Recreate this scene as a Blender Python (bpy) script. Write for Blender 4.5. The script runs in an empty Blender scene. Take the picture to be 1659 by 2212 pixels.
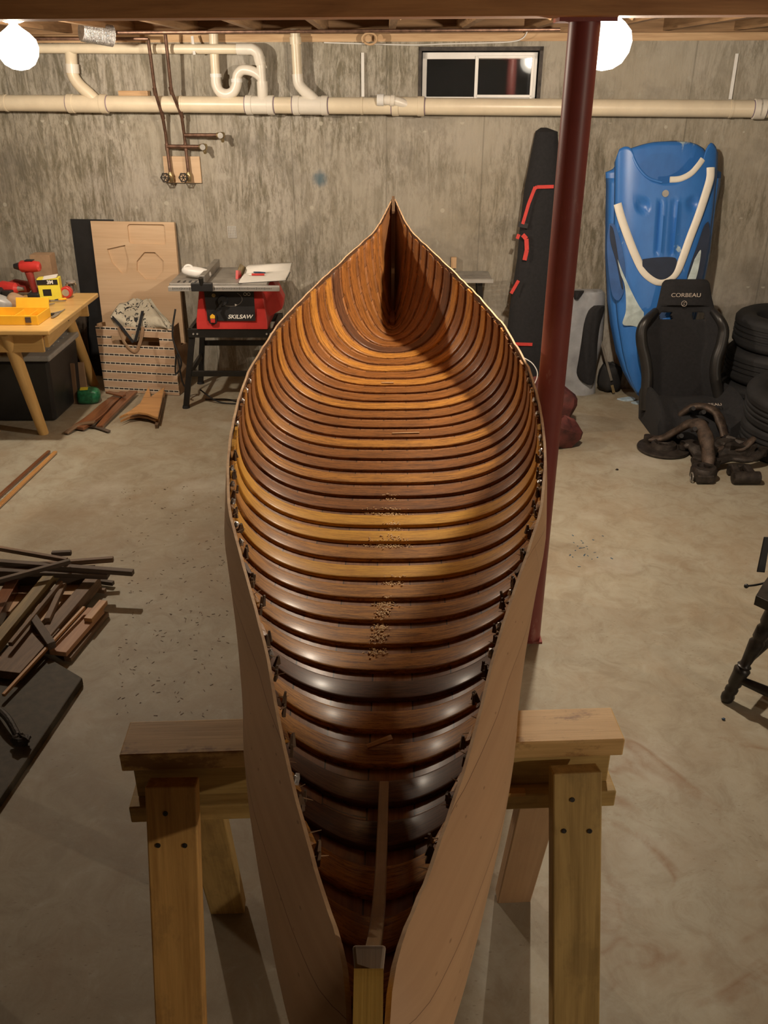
import bpy, math, random
import numpy as np
from mathutils import Vector, Matrix, Euler
from mathutils.geometry import tessellate_polygon
random.seed(7)
C = bpy.context.scene.collection
# ------------------------------------------------------------------ camera
CAMH, TH, FPX = 1.95, math.radians(26.9), 1860.0
cam_d = bpy.data.cameras.new('camera'); cam = bpy.data.objects.new('camera', cam_d); C.objects.link(cam)
cam.location = (0, 0, CAMH); cam.rotation_euler = (math.pi/2-TH, 0, 0)
cam_d.sensor_fit = 'HORIZONTAL'; cam_d.sensor_width = 36; cam_d.lens = FPX/1659*36
cam_d.clip_start = 0.05
bpy.context.scene.camera = cam
# ------------------------------------------------------------------ world, view
w = bpy.data.worlds.new('world'); bpy.context.scene.world = w; w.use_nodes = True
w.node_tree.nodes['Background'].inputs[0].default_value = (0.30, 0.27, 0.22, 1)
w.node_tree.nodes['Background'].inputs[1].default_value = 0.02
vs = bpy.context.scene.view_settings
vs.view_transform = 'Standard'; vs.look = 'None'; vs.gamma = 1; vs.use_curve_mapping = False
vs.exposure = 0.12
LCOL = (1.0, 0.865, 0.69)
LAMPS = [  # x, y, z, watts of the three bare bulbs
    ('left', -1.65, 4.40, 2.06, 138),
    ('right', 0.765, 3.40, 2.055, 185),
    ('near', 3.3, -0.9, 2.02, 165),
]
# ------------------------------------------------------------------ pixel to place
f0, rt, up0 = Vector((0, math.cos(TH), -math.sin(TH))), Vector((1, 0, 0)), Vector((0, math.sin(TH), math.cos(TH)))
CO = Vector((0, 0, CAMH))
def ray(px, py): return f0 + rt*((px-829.5)/FPX) - up0*((py-1106)/FPX)
def hit(px, py, p0, n):
    r = ray(px, py); n = Vector(n); return CO + r*((Vector(p0)-CO).dot(n)/r.dot(n))
def F(px, py, z=0.0): return hit(px, py, (0, 0, z), (0, 0, 1))
def P(px, py, Y): return hit(px, py, (0, Y, 0), (0, 1, 0))
WY, WS = 5.92, 0.10
WN = Vector((-WS, -1, 0)).normalized(); WX = Vector((1, -WS, 0)).normalized()
def W(px, py, off=0.0): return hit(px, py, Vector((0, WY, 0))+WN*off, WN)
def wl(s, z, off=0.0): return Vector((0, WY, 0))+WX*s+WN*off+Vector((0, 0, z))
def ws(px, py, off=0.0):
    p = W(px, py, off); return (p-Vector((0, WY, 0))).dot(WX), p.z
# ------------------------------------------------------------------ materials
class NT:
    def __init__(s, name):
        s.m = bpy.data.materials.new(name); s.m.use_nodes = True; s.t = s.m.node_tree
        s.b = s.t.nodes['Principled BSDF']
    def n(s, typ, **kw):
        x = s.t.nodes.new(typ)
        for k, v in kw.items():
            if k.startswith('i_'): x.inputs[k[2:].replace('_', ' ')].default_value = v
            else: setattr(x, k, v)
        return x
    def l(s, a, b): s.t.links.new(a, b)
    def coord(s, attr, scale, loc=(0, 0, 0)):
        if attr == 'obj': o = s.n('ShaderNodeTexCoord').outputs['Object']
        else: o = s.n('ShaderNodeAttribute', attribute_name=attr).outputs['Vector']
        mp = s.n('ShaderNodeMapping'); mp.inputs['Scale'].default_value = scale; mp.inputs['Location'].default_value = loc
        s.l(o, mp.inputs['Vector']); return mp.outputs[0]
    def noise(s, vec, scale=1, detail=6, rough=.6, dist=0):
        x = s.n('ShaderNodeTexNoise'); s.l(vec, x.inputs['Vector'])
        x.inputs['Scale'].default_value = scale; x.inputs['Detail'].default_value = detail
        x.inputs['Roughness'].default_value = rough; x.inputs['Distortion'].default_value = dist
        return x.outputs['Fac']
    def ramp(s, fac, stops):
        r = s.n('ShaderNodeValToRGB'); e = r.color_ramp.elements
        while len(e) < len(stops): e.new(.5)
        for k, (p, c) in enumerate(stops):
            e[k].position = p; e[k].color = (c, c, c, 1) if isinstance(c, (int, float)) else (*c, 1)
        s.l(fac, r.inputs[0]); return r.outputs[0]
    def mix(s, fac, a, b, mode='MIX'):
        x = s.n('ShaderNodeMix', data_type='RGBA', blend_type=mode)
        for sock, v in ((0, fac), (6, a), (7, b)):
            if hasattr(v, 'node'): s.l(v, x.inputs[sock])
            elif sock == 0: x.inputs[0].default_value = v
            else: x.inputs[sock].default_value = (*v, 1)
        return x.outputs[2]
    def math(s, op, a, b=0.0, c=None):
        x = s.n('ShaderNodeMath', operation=op)
        for k, v in enumerate((a, b) if c is None else (a, b, c)):
            if hasattr(v, 'node'): s.l(v, x.inputs[k])
            else: x.inputs[k].default_value = v
        return x.outputs[0]
    def bump(s, h, strength=.3, dist=.01):
        x = s.n('ShaderNodeBump'); x.inputs['Strength'].default_value = strength; x.inputs['Distance'].default_value = dist
        s.l(h, x.inputs['Height']); s.l(x.outputs[0], s.b.inputs['Normal'])
    def col(s, c): s.l(c, s.b.inputs['Base Color'])
    def set(s, **kw):
        for k, v in kw.items(): s.b.inputs[k.replace('_', ' ')].default_value = v
        return s
def mixc(a, b, f): return tuple(a[i]*(1-f)+b[i]*f for i in range(3))
def plain(name, c, rough=.6, metal=0.0, var=.25, scale=12, coat=0.0, bump=0.0):
    t = NT(name); v = t.coord('obj', (1, 1, 1))
    f = t.noise(v, scale, 5, .6)
    t.col(t.ramp(f, [(.3, mixc(c, (0, 0, 0), var)), (.7, mixc(c, (min(1, c[0]*1.5+.004), min(1, c[1]*1.5+.004), min(1, c[2]*1.5+.004)), var))]))
    t.set(Roughness=rough, Metallic=metal)
    if coat: t.b.inputs['Coat Weight'].default_value = coat; t.b.inputs['Coat Roughness'].default_value = .15
    if bump: t.bump(t.noise(v, scale*6, 4, .6), bump, .004)
    return t.m
def wood(name, light, dark, rough=.6, fine=1.0, dirt=0.0, dirtc=(.05, .03, .02), coat=0.0, knots=False, bump=.15, stretch=1.0):
    t = NT(name)
    v = t.coord('grain', (3*stretch, 38*fine, 38*fine)); v2 = t.coord('grain', (6*stretch, 260*fine, 260*fine))
    a = t.noise(v, 1, 5, .55, .6); b = t.noise(v2, 1, 4, .6)
    c = t.ramp(t.math('ADD', t.math('MULTIPLY', a, .7), t.math('MULTIPLY', b, .3)), [(.32, dark), (.62, light)])
    if knots:
        vo = t.n('ShaderNodeTexVoronoi'); t.l(t.coord('grain', (2.6, 8, 8)), vo.inputs['Vector']); vo.inputs['Scale'].default_value = 1
        c = t.mix(t.ramp(vo.outputs['Distance'], [(.05, .8), (.12, 0.0)]), c, mixc(dark, (.02, .01, 0), .5))
    if dirt:
        d = t.noise(t.coord('grain', (9, 16, 16)), 1, 7, .7)
        c = t.mix(t.ramp(d, [(.52, 0.0), (.62, dirt)]), c, dirtc)
    t.col(c); t.set(Roughness=rough)
    if coat: t.b.inputs['Coat Weight'].default_value = coat; t.b.inputs['Coat Roughness'].default_value = .18
    if bump: t.bump(b, bump, .002)
    return t.m
# ------------------------------------------------------------------ mesh builder
ROOT = {}
class G:
    def __init__(s): s.v = []; s.g = []; s.f = []; s.mi = []; s.gr = random.random()*9
    def add(s, vs, fs, grain=None, M=None, mi=0):
        o = len(s.v); off = Vector((random.random()*5, random.random()*5, random.random()*5))
        for k, p in enumerate(vs):
            p = Vector(p); g = Vector(grain[k]) if grain else p
            s.v.append(M @ p if M else p); s.g.append(g+(off if grain is None or grain == 'x' else Vector((0, 0, 0))))
        for f in fs: s.f.append([o+i for i in f]); s.mi.append(mi)
        return s
    def box(s, c, d, R=None, mi=0, M=None):
        hx, hy, hz = d[0]/2, d[1]/2, d[2]/2
        vs = [Vector((x, y, z)) for x in (-hx, hx) for y in (-hy, hy) for z in (-hz, hz)]
        ax = sorted(range(3), key=lambda i: -d[i]); off = Vector((random.random()*5, random.random()*5, random.random()*5))
        gr = [Vector((v[ax[0]], v[ax[1]], v[ax[2]]))+off for v in vs]
        T = Matrix.Translation(Vector(c)) @ (R.to_4x4() if R else Matrix.Identity(4))
        if M: T = M @ T
        return s.add(vs, [(0, 1, 3, 2), (4, 6, 7, 5), (0, 4, 5, 1), (2, 3, 7, 6), (0, 2, 6, 4), (1, 5, 7, 3)], gr, T, mi)
    def beam(s, p, q, w, h, up=(0, 0, 1), mi=0, w2=None, h2=None):
        p, q = Vector(p), Vector(q); x = (q-p).normalized(); y = Vector(up).cross(x).normalized(); z = x.cross(y); L = (q-p).length
        w2 = w if w2 is None else w2; h2 = h if h2 is None else h2
        vs = []; gr = []; off = Vector((random.random()*5, random.random()*5, random.random()*5))
        for k, (b, ww, hh) in enumerate(((p, w, h), (q, w2, h2))):
            for sy in (-1, 1):
                for sz in (-1, 1):
                    vs.append(b+y*sy*ww/2+z*sz*hh/2); gr.append(Vector((k*L, sy*ww/2, sz*hh/2))+off)
        return s.add(vs, [(0, 1, 3, 2), (4, 6, 7, 5), (0, 4, 5, 1), (2, 3, 7, 6), (0, 2, 6, 4), (1, 5, 7, 3)], gr, None, mi)
    def tube(s, pts, r, n=12, caps=True, mi=0, flat=1.0, closed=False, up=None):
        pts = [Vector(p) for p in pts]; N = len(pts); rr = r if isinstance(r, (list, tuple)) else [r]*N
        vs = []; gr = []; L = 0; pu = None
        for i, p in enumerate(pts):
            if closed: t = (pts[(i+1) % N]-pts[i-1])
            else: t = (pts[min(i+1, N-1)]-pts[max(i-1, 0)])
            t = t.normalized()
            if pu is None:
                u = Vector(up) if up else (Vector((0, 0, 1)) if abs(t.z) < .9 else Vector((1, 0, 0)))
            else: u = pu
            if up: u = Vector(up)
            u = (u-t*u.dot(t)).normalized(); pu = u; w_ = t.cross(u)
            if i: L += (p-pts[i-1]).length
            for k in range(n):
                a = 2*math.pi*k/n
                vs.append(p+u*math.cos(a)*rr[i]*flat+w_*math.sin(a)*rr[i]); gr.append(Vector((L, math.cos(a)*rr[i], math.sin(a)*rr[i])))
        fs = []
        for i in range(N if closed else N-1):
            j = (i+1) % N
            for k in range(n): fs.append((i*n+k, i*n+(k+1) % n, j*n+(k+1) % n, j*n+k))
        if caps and not closed:
            fs.append(tuple(range(n))[::-1]); fs.append(tuple((N-1)*n+k for k in range(n)))
        return s.add(vs, fs, gr, None, mi)
    def cyl(s, p, q, r, r2=None, n=20, mi=0): return s.tube([p, q], [r, r if r2 is None else r2], n, True, mi)
    def lathe(s, prof, c, M=None, n=28, mi=0):
        vs = []; fs = []
        for (r, z) in prof:
            for k in range(n): a = 2*math.pi*k/n; vs.append(Vector((r*math.cos(a), r*math.sin(a), z)))
        for i in range(len(prof)-1):
            for k in range(n): fs.append((i*n+k, i*n+(k+1) % n, (i+1)*n+(k+1) % n, (i+1)*n+k))
        T = Matrix.Translation(Vector(c)) @ (M.to_4x4() if M else Matrix.Identity(4))
        return s.add(vs, fs, list(vs), T, mi)
    def prism(s, loops, o, ux, uy, t, mi=0, mi_side=None):
        """flat outline (with holes) extruded by t along ux x uy"""
        if not isinstance(loops[0][0], (tuple, list, Vector)): loops = [loops]
        o, ux, uy = Vector(o), Vector(ux).normalized(), Vector(uy).normalized(); nn = ux.cross(uy)
        tri = tessellate_polygon([[Vector((a, b, 0)) for a, b in lp] for lp in loops])
        flat = [p for lp in loops for p in lp]; N = len(flat)
        vs = [o+ux*a+uy*b for a, b in flat]+[o+ux*a+uy*b+nn*t for a, b in flat]
        off = random.random()*5
        gr = [Vector((a+off, b+off, 0)) for a, b in flat]+[Vector((a+off, b+off, t)) for a, b in flat]
        fs = []; base = 0
        def area(f): a, b, c = [flat[i] for i in f]; return (b[0]-a[0])*(c[1]-a[1])-(b[1]-a[1])*(c[0]-a[0])
        for f in tri:
            f = tuple(f) if area(f) > 0 else tuple(f)[::-1]
            fs.append(f[::-1]); fs.append(tuple(i+N for i in f))
        nf = len(fs)
        for lp in loops:
            m = len(lp); ar = sum(lp[i][0]*lp[(i+1) % m][1]-lp[(i+1) % m][0]*lp[i][1] for i in range(m))
            for i in range(m):
                a, b = base+i, base+(i+1) % m
                q = (a, b, b+N, a+N); fs.append(q)
            base += m
        k0 = len(s.mi); s.add(vs, fs, gr, None, mi)
        if mi_side is not None:
            for k in range(k0+nf, len(s.mi)): s.mi[k] = mi_side
        return s
    def grid(s, rows, mi=0, mask=None, grain=None, closed=False):
        n = len(rows[0]); vs = [p for r in rows for p in r]; fs = []
        for i in range(len(rows)-1):
            for k in range(n if closed else n-1):
                if mask and not mask(i, k): continue
                fs.append((i*n+k, i*n+(k+1) % n, (i+1)*n+(k+1) % n, (i+1)*n+k))
        return s.add(vs, fs, [g for r in grain for g in r] if grain else None, None, mi)
    def blob(s, c, r, M=None, n=16, m=10, noise=0.0, pw=1.0, mi=0, flat_bottom=None):
        rows = []
        for i in range(m+1):
            ph = -math.pi/2+math.pi*i/m; row = []
            for k in range(n):
                a = 2*math.pi*k/n
                d = Vector((math.cos(a)*math.cos(ph), math.sin(a)*math.cos(ph), math.sin(ph)))
                if pw != 1: d = Vector([math.copysign(abs(x)**pw, x) for x in d])
                k_ = 1+noise*math.sin(3*a+2*ph+c[0]*9)*math.cos(2*a-3*ph+c[1]*7)
                p = Vector((d.x*r[0]*k_, d.y*r[1]*k_, d.z*r[2]*k_))
                if M: p = M @ p
                p = p+Vector(c)
                if flat_bottom is not None: p.z = max(p.z, flat_bottom)
                row.append(p)
            rows.append(row)
        return s.grid(rows, mi, closed=True)
    def build(s, name, mat, parent=None, smooth=False, bevel=0.0, solid=0.0, sub=0, fix=True, angle=35, off=-1):
        me = bpy.data.meshes.new(name); o = bpy.data.objects.new(name, me); C.objects.link(o)
        if parent is None:
            xs = [p.x for p in s.v]; ys = [p.y for p in s.v]; zs = [p.z for p in s.v]
            L = Vector(((min(xs)+max(xs))/2, (min(ys)+max(ys))/2, min(zs))); o.location = L; ROOT[o.name] = L
        else: L = ROOT[parent.name]; o.parent = parent; ROOT[o.name] = L
        me.from_pydata([p-L for p in s.v], [], s.f)
        at = me.attributes.new('grain', 'FLOAT_VECTOR', 'POINT')
        at.data.foreach_set('vector', [x for g in s.g for x in g])
        for m in (mat if isinstance(mat, (list, tuple)) else [mat]): me.materials.append(m)
        me.polygons.foreach_set('material_index', s.mi)
        if fix:
            import bmesh
            bm = bmesh.new(); bm.from_mesh(me); bmesh.ops.recalc_face_normals(bm, faces=bm.faces); bm.to_mesh(me); bm.free()
        if smooth:
            me.polygons.foreach_set('use_smooth', [True]*len(me.polygons)); me.set_sharp_from_angle(angle=math.radians(angle))
        if solid: md = o.modifiers.new('thickness', 'SOLIDIFY'); md.thickness = solid; md.offset = off
        if bevel: md = o.modifiers.new('bevel', 'BEVEL'); md.width = bevel; md.segments = 2; md.limit_method = 'ANGLE'; md.angle_limit = math.radians(40)
        if sub: md = o.modifiers.new('sub', 'SUBSURF'); md.levels = sub; md.render_levels = sub
        return o
def tag(o, label, cat, group=None, kind=None):
    if label: o['label'] = label
    if cat: o['category'] = cat
    if group: o['group'] = group
    if kind: o['kind'] = kind
    return o
def thing(name, label, cat, loc, group=None):
    o = bpy.data.objects.new(name, None); C.objects.link(o); o.location = Vector(loc); o.empty_display_size = .05
    ROOT[o.name] = Vector(loc); return tag(o, label, cat, group)
def dup(root, loc, label=None):
    r = root.copy(); C.objects.link(r); r.location = Vector(loc); ROOT[r.name] = Vector(loc)
    if label: r['label'] = label
    for ch in list(root.children):
        c = ch.copy(); C.objects.link(c); c.parent = r
        for g in list(ch.children):
            d = g.copy(); C.objects.link(d); d.parent = c
    return r
def text(name, body, size, o, ux, uy, mat, parent, depth=.001, shear=0.0, bold=0.0, sx=1.0):
    cu = bpy.data.curves.new(name+'_c', 'FONT'); cu.body = body; cu.size = size; cu.extrude = depth; cu.offset = bold; cu.shear = shear
    cu.align_x = 'CENTER'; cu.align_y = 'CENTER'
    t = bpy.data.objects.new('t', cu); C.objects.link(t)
    dg = bpy.context.evaluated_depsgraph_get(); me = bpy.data.meshes.new_from_object(t.evaluated_get(dg))
    bpy.data.objects.remove(t)
    ux, uy = Vector(ux).normalized(), Vector(uy).normalized(); nn = ux.cross(uy); L = ROOT[parent.name]
    for v in me.vertices: v.co = Vector(o)+ux*v.co.x*sx+uy*v.co.y+nn*v.co.z-L
    me.materials.clear(); me.materials.append(mat)
    ob = bpy.data.objects.new(name, me); C.objects.link(ob); ob.parent = parent; ROOT[ob.name] = L
    return ob
def smoothpath(pts, n=6):
    pts = [Vector(p) for p in pts]; out = []
    for i in range(len(pts)-1):
        p0, p1, p2, p3 = pts[max(i-1, 0)], pts[i], pts[i+1], pts[min(i+2, len(pts)-1)]
        for k in range(n):
            t = k/n; out.append(.5*((2*p1)+(p2-p0)*t+(2*p0-5*p1+4*p2-p3)*t*t+(3*p1-p0-3*p2+p3)*t**3))
    out.append(pts[-1]); return out
def rot(x=0, y=0, z=0): return Euler((math.radians(x), math.radians(y), math.radians(z))).to_matrix()
# ------------------------------------------------------------------ material set
def mat_wall():
    t = NT('poured_concrete_wall'); v = t.coord('obj', (1, 1, 1))
    streak = t.noise(t.coord('obj', (17, 17, 3.2)), 1, 10, .78, .8)
    fine = t.noise(t.coord('obj', (55, 55, 16)), 1, 6, .75)
    patch = t.noise(t.coord('obj', (.9, .9, .8), (3, 1, .4)), 1, 5, .6)
    c = t.ramp(patch, [(.3, (.43, .395, .35)), (.5, (.40, .365, .30)), (.7, (.34, .30, .23))])
    amt = t.ramp(t.noise(t.coord('obj', (.8, .8, .9), (7.3, 2, 1)), 1, 4, .6), [(.38, .08), (.56, 1.0)])
    dark = t.math('MULTIPLY', t.ramp(streak, [(.42, 1.0), (.55, 0.0)]), amt)
    c = t.mix(t.math('MULTIPLY', dark, .82), c, (.14, .12, .075))
    c = t.mix(t.math('MULTIPLY', t.ramp(fine, [(.40, .9), (.52, 0.0)]), t.math('MULTIPLY', amt, .6)), c, (.11, .10, .07))
    blot = t.ramp(t.noise(t.coord('obj', (1.2, 1.2, 1.4), (0.4, 5, 2.2)), 1, 6, .65), [(.54, 0.0), (.66, .6)])
    c = t.mix(blot, c, (.16, .145, .12))
    light = t.ramp(t.noise(t.coord('obj', (16, 16, 9)), 1, 6, .7), [(.60, 0.0), (.7, .4)])
    c = t.mix(light, c, (.50, .485, .42))
    sp = t.n('ShaderNodeSeparateXYZ'); t.l(v, sp.inputs[0])
    # form seams every 0.61 m and two rows of tie marks
    fx = t.math('FRACT', t.math('DIVIDE', t.math('ADD', sp.outputs[0], 30.18), .61))
    seam = t.math('LESS_THAN', t.math('ABSOLUTE', t.math('SUBTRACT', fx, .5)), .007)
    c = t.mix(t.math('MULTIPLY', seam, .35), c, (.10, .09, .07))
    vo = t.n('ShaderNodeTexVoronoi'); t.l(t.coord('obj', (11, 11, 11)), vo.inputs['Vector']); vo.inputs['Scale'].default_value = 1
    dots = t.math('LESS_THAN', vo.outputs['Distance'], .16)
    for zr in (.69, 1.17, 1.66):
        row = t.math('LESS_THAN', t.math('ABSOLUTE', t.math('SUBTRACT', sp.outputs[2], zr)), .03)
        c = t.mix(t.math('MULTIPLY', t.math('MULTIPLY', dots, row), .6), c, (.52, .49, .41))
    # spot of blue paint
    d = t.n('ShaderNodeVectorMath', operation='DISTANCE'); t.l(v, d.inputs[0]); bs = ws(691, 386); d.inputs[1].default_value = (bs[0], 0, bs[1])
    nb = t.math('ADD', d.outputs['Value'], t.math('MULTIPLY', t.noise(t.coord('obj', (30, 30, 30)), 1), .05))
    c = t.mix(t.ramp(nb, [(.045, .75), (.085, 0.0)]), c, (.05, .12, .17))
    t.col(c); t.set(Roughness=.85)
    t.bump(t.math('ADD', t.math('ADD', streak, fine), t.math('MULTIPLY', dots, .0)), .35, .01)
    return t.m
def mat_floor():
    t = NT('stained_concrete_floor')
    a = t.noise(t.coord('obj', (.75, .75, 1), (2, 5, 0)), 1, 8, .6, .4); b = t.noise(t.coord('obj', (4, 4, 1)), 1, 8, .65, .5)
    c = t.ramp(a, [(.3, (.255, .21, .145)), (.5, (.315, .28, .205)), (.7, (.35, .33, .26))])
    m_ = t.noise(t.coord('obj', (9, 9, 1), (3, 3, 0)), 1, 9, .75, .8)
    c = t.mix(t.ramp(m_, [(.36, .5), (.52, 0.0)]), c, (.20, .155, .10))
    c = t.mix(t.ramp(m_, [(.54, 0.0), (.70, .4)]), c, (.42, .40, .33))
    c = t.mix(t.ramp(b, [(.46, 0.0), (.72, .5)]), c, (.24, .165, .095))
    c = t.mix(t.ramp(t.noise(t.coord('obj', (1.7, 1.7, 1), (9, 3, 0)), 1, 7, .6), [(.58, 0.0), (.72, .5)]), c, (.48, .46, .40))
    sp = t.n('ShaderNodeSeparateXYZ'); t.l(t.n('ShaderNodeTexCoord').outputs['Object'], sp.inputs[0])
    # swirled rusty stains in front, right
    m1 = t.ramp(t.noise(t.coord('obj', (1.1, 1.1, 1), (1, 1, 0)), 1, 3, .5, 2.5), [(.47, 0.0), (.5, .75), (.53, 0.0)])
    reg = t.math('MULTIPLY', t.ramp(sp.outputs[0], [(.35, 0.0), (.6, 1.0)]), t.math('LESS_THAN', sp.outputs[1], 2.0))
    c = t.mix(t.math('MULTIPLY', t.math('MULTIPLY', m1, reg), t.ramp(b, [(.45, 0.0), (.6, 1.0)])), c, (.20, .115, .055))
    # small shavings and grit
    vo = t.n('ShaderNodeTexVoronoi'); t.l(t.coord('obj', (26, 60, 1)), vo.inputs['Vector']); vo.inputs['Scale'].default_value = 1
    dens = t.ramp(t.noise(t.coord('obj', (1.1, 1.1, 1), (4, 8, 0)), 1, 3, .5), [(.42, 0.0), (.6, 1.0)])
    c = t.mix(t.math('MULTIPLY', t.math('MULTIPLY', t.ramp(vo.outputs['Distance'], [(.06, 1.0), (.14, 0.0)]), dens), .5), c, (.10, .06, .03))
    t.col(c); t.set(Roughness=.62); t.bump(t.noise(t.coord('obj', (45, 45, 45)), 1, 5, .6), .12, .004)
    return t.m
M = {}
M['wall'] = mat_wall(); M['floor'] = mat_floor()
M['joist'] = wood('joist_lumber', (.40, .24, .12), (.20, .11, .05), .75)
M['girder'] = wood('girder_lumber', (.60, .30, .12), (.36, .16, .06), .6, .6)
M['sill'] = wood('sill_lumber', (.62, .42, .24), (.40, .24, .12), .75)
M['subfloor'] = wood('subfloor_board', (.30, .19, .10), (.16, .10, .05), .85, .4)
M['pine'] = wood('pine_lumber', (.74, .42, .13), (.46, .23, .06), .6, .8, .25, (.16, .08, .03), knots=True)
M['treated'] = wood('treated_lumber', (.58, .39, .14), (.32, .20, .06), .65, .7, .22, (.12, .08, .03), knots=True)
M['gluey'] = wood('glue_stained_lumber', (.74, .48, .20), (.52, .30, .10), .6, .8, .8, (.26, .12, .04))
M['darkglue'] = wood('darker_glue_stained_lumber', (.42, .24, .10), (.28, .14, .06), .6, .8, .6, (.46, .29, .14))
M['table'] = wood('yellow_pine_table', (.66, .43, .16), (.52, .31, .10), .45, .5, coat=.3)
M['ply'] = wood('birch_plywood', (.66, .48, .31), (.56, .38, .23), .6, .5, bump=.05, stretch=.5)
M['plyedge'] = wood('plywood_edge', (.40, .26, .15), (.26, .16, .09), .7, 4)
M['cedar'] = wood('bare_cedar_planking', (.56, .36, .20), (.44, .26, .14), .55, .45, .06, (.2, .1, .05), bump=.08, stretch=.35)
M['cedaredge'] = wood('broken_cedar_edge', (.62, .42, .24), (.36, .2, .1), .8, 2)
M['oldbrown'] = wood('old_brown_board', (.20, .12, .065), (.09, .052, .028), .6, 1, .3)
M['oldgrey'] = wood('old_grey_lath', (.13, .095, .07), (.05, .036, .027), .7, 1, .3)
M['redwood'] = wood('reddish_offcut', (.46, .25, .13), (.30, .14, .065), .55, 1)
M['olive'] = wood('olive_board', (.26, .19, .08), (.13, .09, .04), .6, 1)
M['mahog'] = wood('varnished_mahogany', (.22, .085, .035), (.09, .035, .018), .3, 1, coat=.6)
M['amber'] = wood('amber_varnished_spruce', (.50, .26, .09), (.32, .15, .05), .35, 1, coat=.5)
M['cane'] = wood('orange_brown_wood', (.46, .24, .09), (.3, .14, .05), .4, 1, coat=.3)
M['black'] = plain('black_plastic', (.018, .018, .019), .45)
M['blackcloth'] = plain('black_cloth', (.015, .015, .017), .95, var=.25, scale=60, bump=.3)
M['blackpaint'] = plain('black_painted_steel', (.02, .019, .018), .35, .3)
M['rubber'] = plain('tyre_rubber', (.016, .016, .017), .75, bump=.2)
M['rust'] = plain('rusty_cast_iron', (.075, .052, .038), .55, .35, .6, 30, bump=.5)
M['darkiron'] = plain('dark_oily_iron', (.045, .036, .03), .5, .4, .6, 30, bump=.5)
M['grey'] = plain('grey_metal', (.38, .36, .33), .4, .7)
M['alu'] = plain('brushed_aluminium', (.62, .61, .59), .38, .7, .1)
M['white'] = plain('white_plastic', (.78, .77, .74), .4, var=.08)
M['pvc'] = plain('cream_pvc_pipe', (.74, .64, .48), .35, var=.10, scale=8)
M['pvcw'] = plain('white_pvc_fitting', (.76, .71, .62), .35, var=.06)
M['purple'] = plain('purple_primer', (.22, .16, .24), .6)
M['copper'] = plain('tarnished_copper', (.20, .115, .08), .45, .7, .5, 30)
M['brass'] = plain('brass', (.42, .33, .18), .4, .8, .4, 30)
M['red'] = plain('red_plastic', (.50, .035, .03), .4, var=.12)
M['darkred'] = plain('dark_red_plastic', (.26, .03, .025), .45)
M['orange'] = plain('orange_plastic', (.80, .16, .03), .45)
M['yellow'] = plain('yellow_plastic', (.85, .46, .03), .45, var=.1)
M['lemon'] = plain('lemon_yellow_print', (.82, .70, .06), .5, var=.1)
M['colred'] = plain('red_oxide_paint', (.24, .050, .043), .42, .0, .3, 9)
M['card'] = plain('brown_cardboard', (.34, .22, .13), .85)
M['paper'] = plain('white_paper', (.78, .76, .70), .8, var=.05)
M['green'] = plain('green_foil_pack', (.02, .16, .07), .35, var=.6, scale=40)
M['silver'] = plain('silver_nylon', (.40, .42, .45), .5, .1, .3, 8)
M['greyplastic'] = plain('grey_translucent_plastic', (.34, .34, .33), .4)
M['foil'] = plain('crinkled_aluminium_foil', (.7, .7, .7), .25, .95, .4, 40, bump=1.0)
M['bluepen'] = plain('dark_blue_grip', (.02, .05, .10), .4)
M['palegum'] = plain('pale_blue_plastic', (.42, .55, .66), .5, var=.4, scale=25)
M['wine'] = plain('dark_wine_cloth', (.10, .022, .018), .7, var=.7, scale=14)
M['duct'] = plain('grey_steel_bracket', (.25, .23, .20), .5, .6)
# ================================================================== setting
def wallobj(name, boxes, mat, kind='structure'):
    g = G()
    for (x0, x1, y0, y1, z0, z1) in boxes: g.box(((x0+x1)/2, (y0+y1)/2, (z0+z1)/2), (x1-x0, y1-y0, z1-z0))
    L = Vector((0, 0, 0)); me = bpy.data.meshes.new(name); o = bpy.data.objects.new(name, me); C.objects.link(o)
    me.from_pydata(g.v, [], g.f); at = me.attributes.new('grain', 'FLOAT_VECTOR', 'POINT')
    at.data.foreach_set('vector', [x for q in g.g for x in q]); me.materials.append(mat)
    o.matrix_world = Matrix.Translation((0, WY, 0)) @ Matrix.Rotation(-math.atan(WS), 4, 'Z'); o['kind'] = kind
    return o
HT = 2.13   # top of the poured wall
wa, wb = ws(905, 101), ws(1166, 219)
WX0, WX1, WZ1, WZ0 = wa[0], wb[0], wa[1], wb[1]
wallobj('wall_back', [(-5.4, WX0, 0, .2, 0, HT), (WX1, 5.4, 0, .2, 0, HT), (WX0, WX1, 0, .2, 0, WZ0), (WX0, WX1, 0, .2, WZ1, HT)], M['wall'])
g = G(); g.box((0, .2, -.05), (11.0, 12.6, .1)); tag(g.build('floor', M['floor']), None, None, kind='structure')
for nm, x in (('wall_left', -5.45), ('wall_right', 5.45)):
    g = G(); g.box((x, .2, 1.2), (.2, 12.6, 2.4)); tag(g.build(nm, M['wall']), None, None, kind='structure')
g = G(); g.box((0, -6.1, 1.2), (11.0, .2, 2.4)); tag(g.build('wall_front', M['wall']), None, None, kind='structure')
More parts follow.
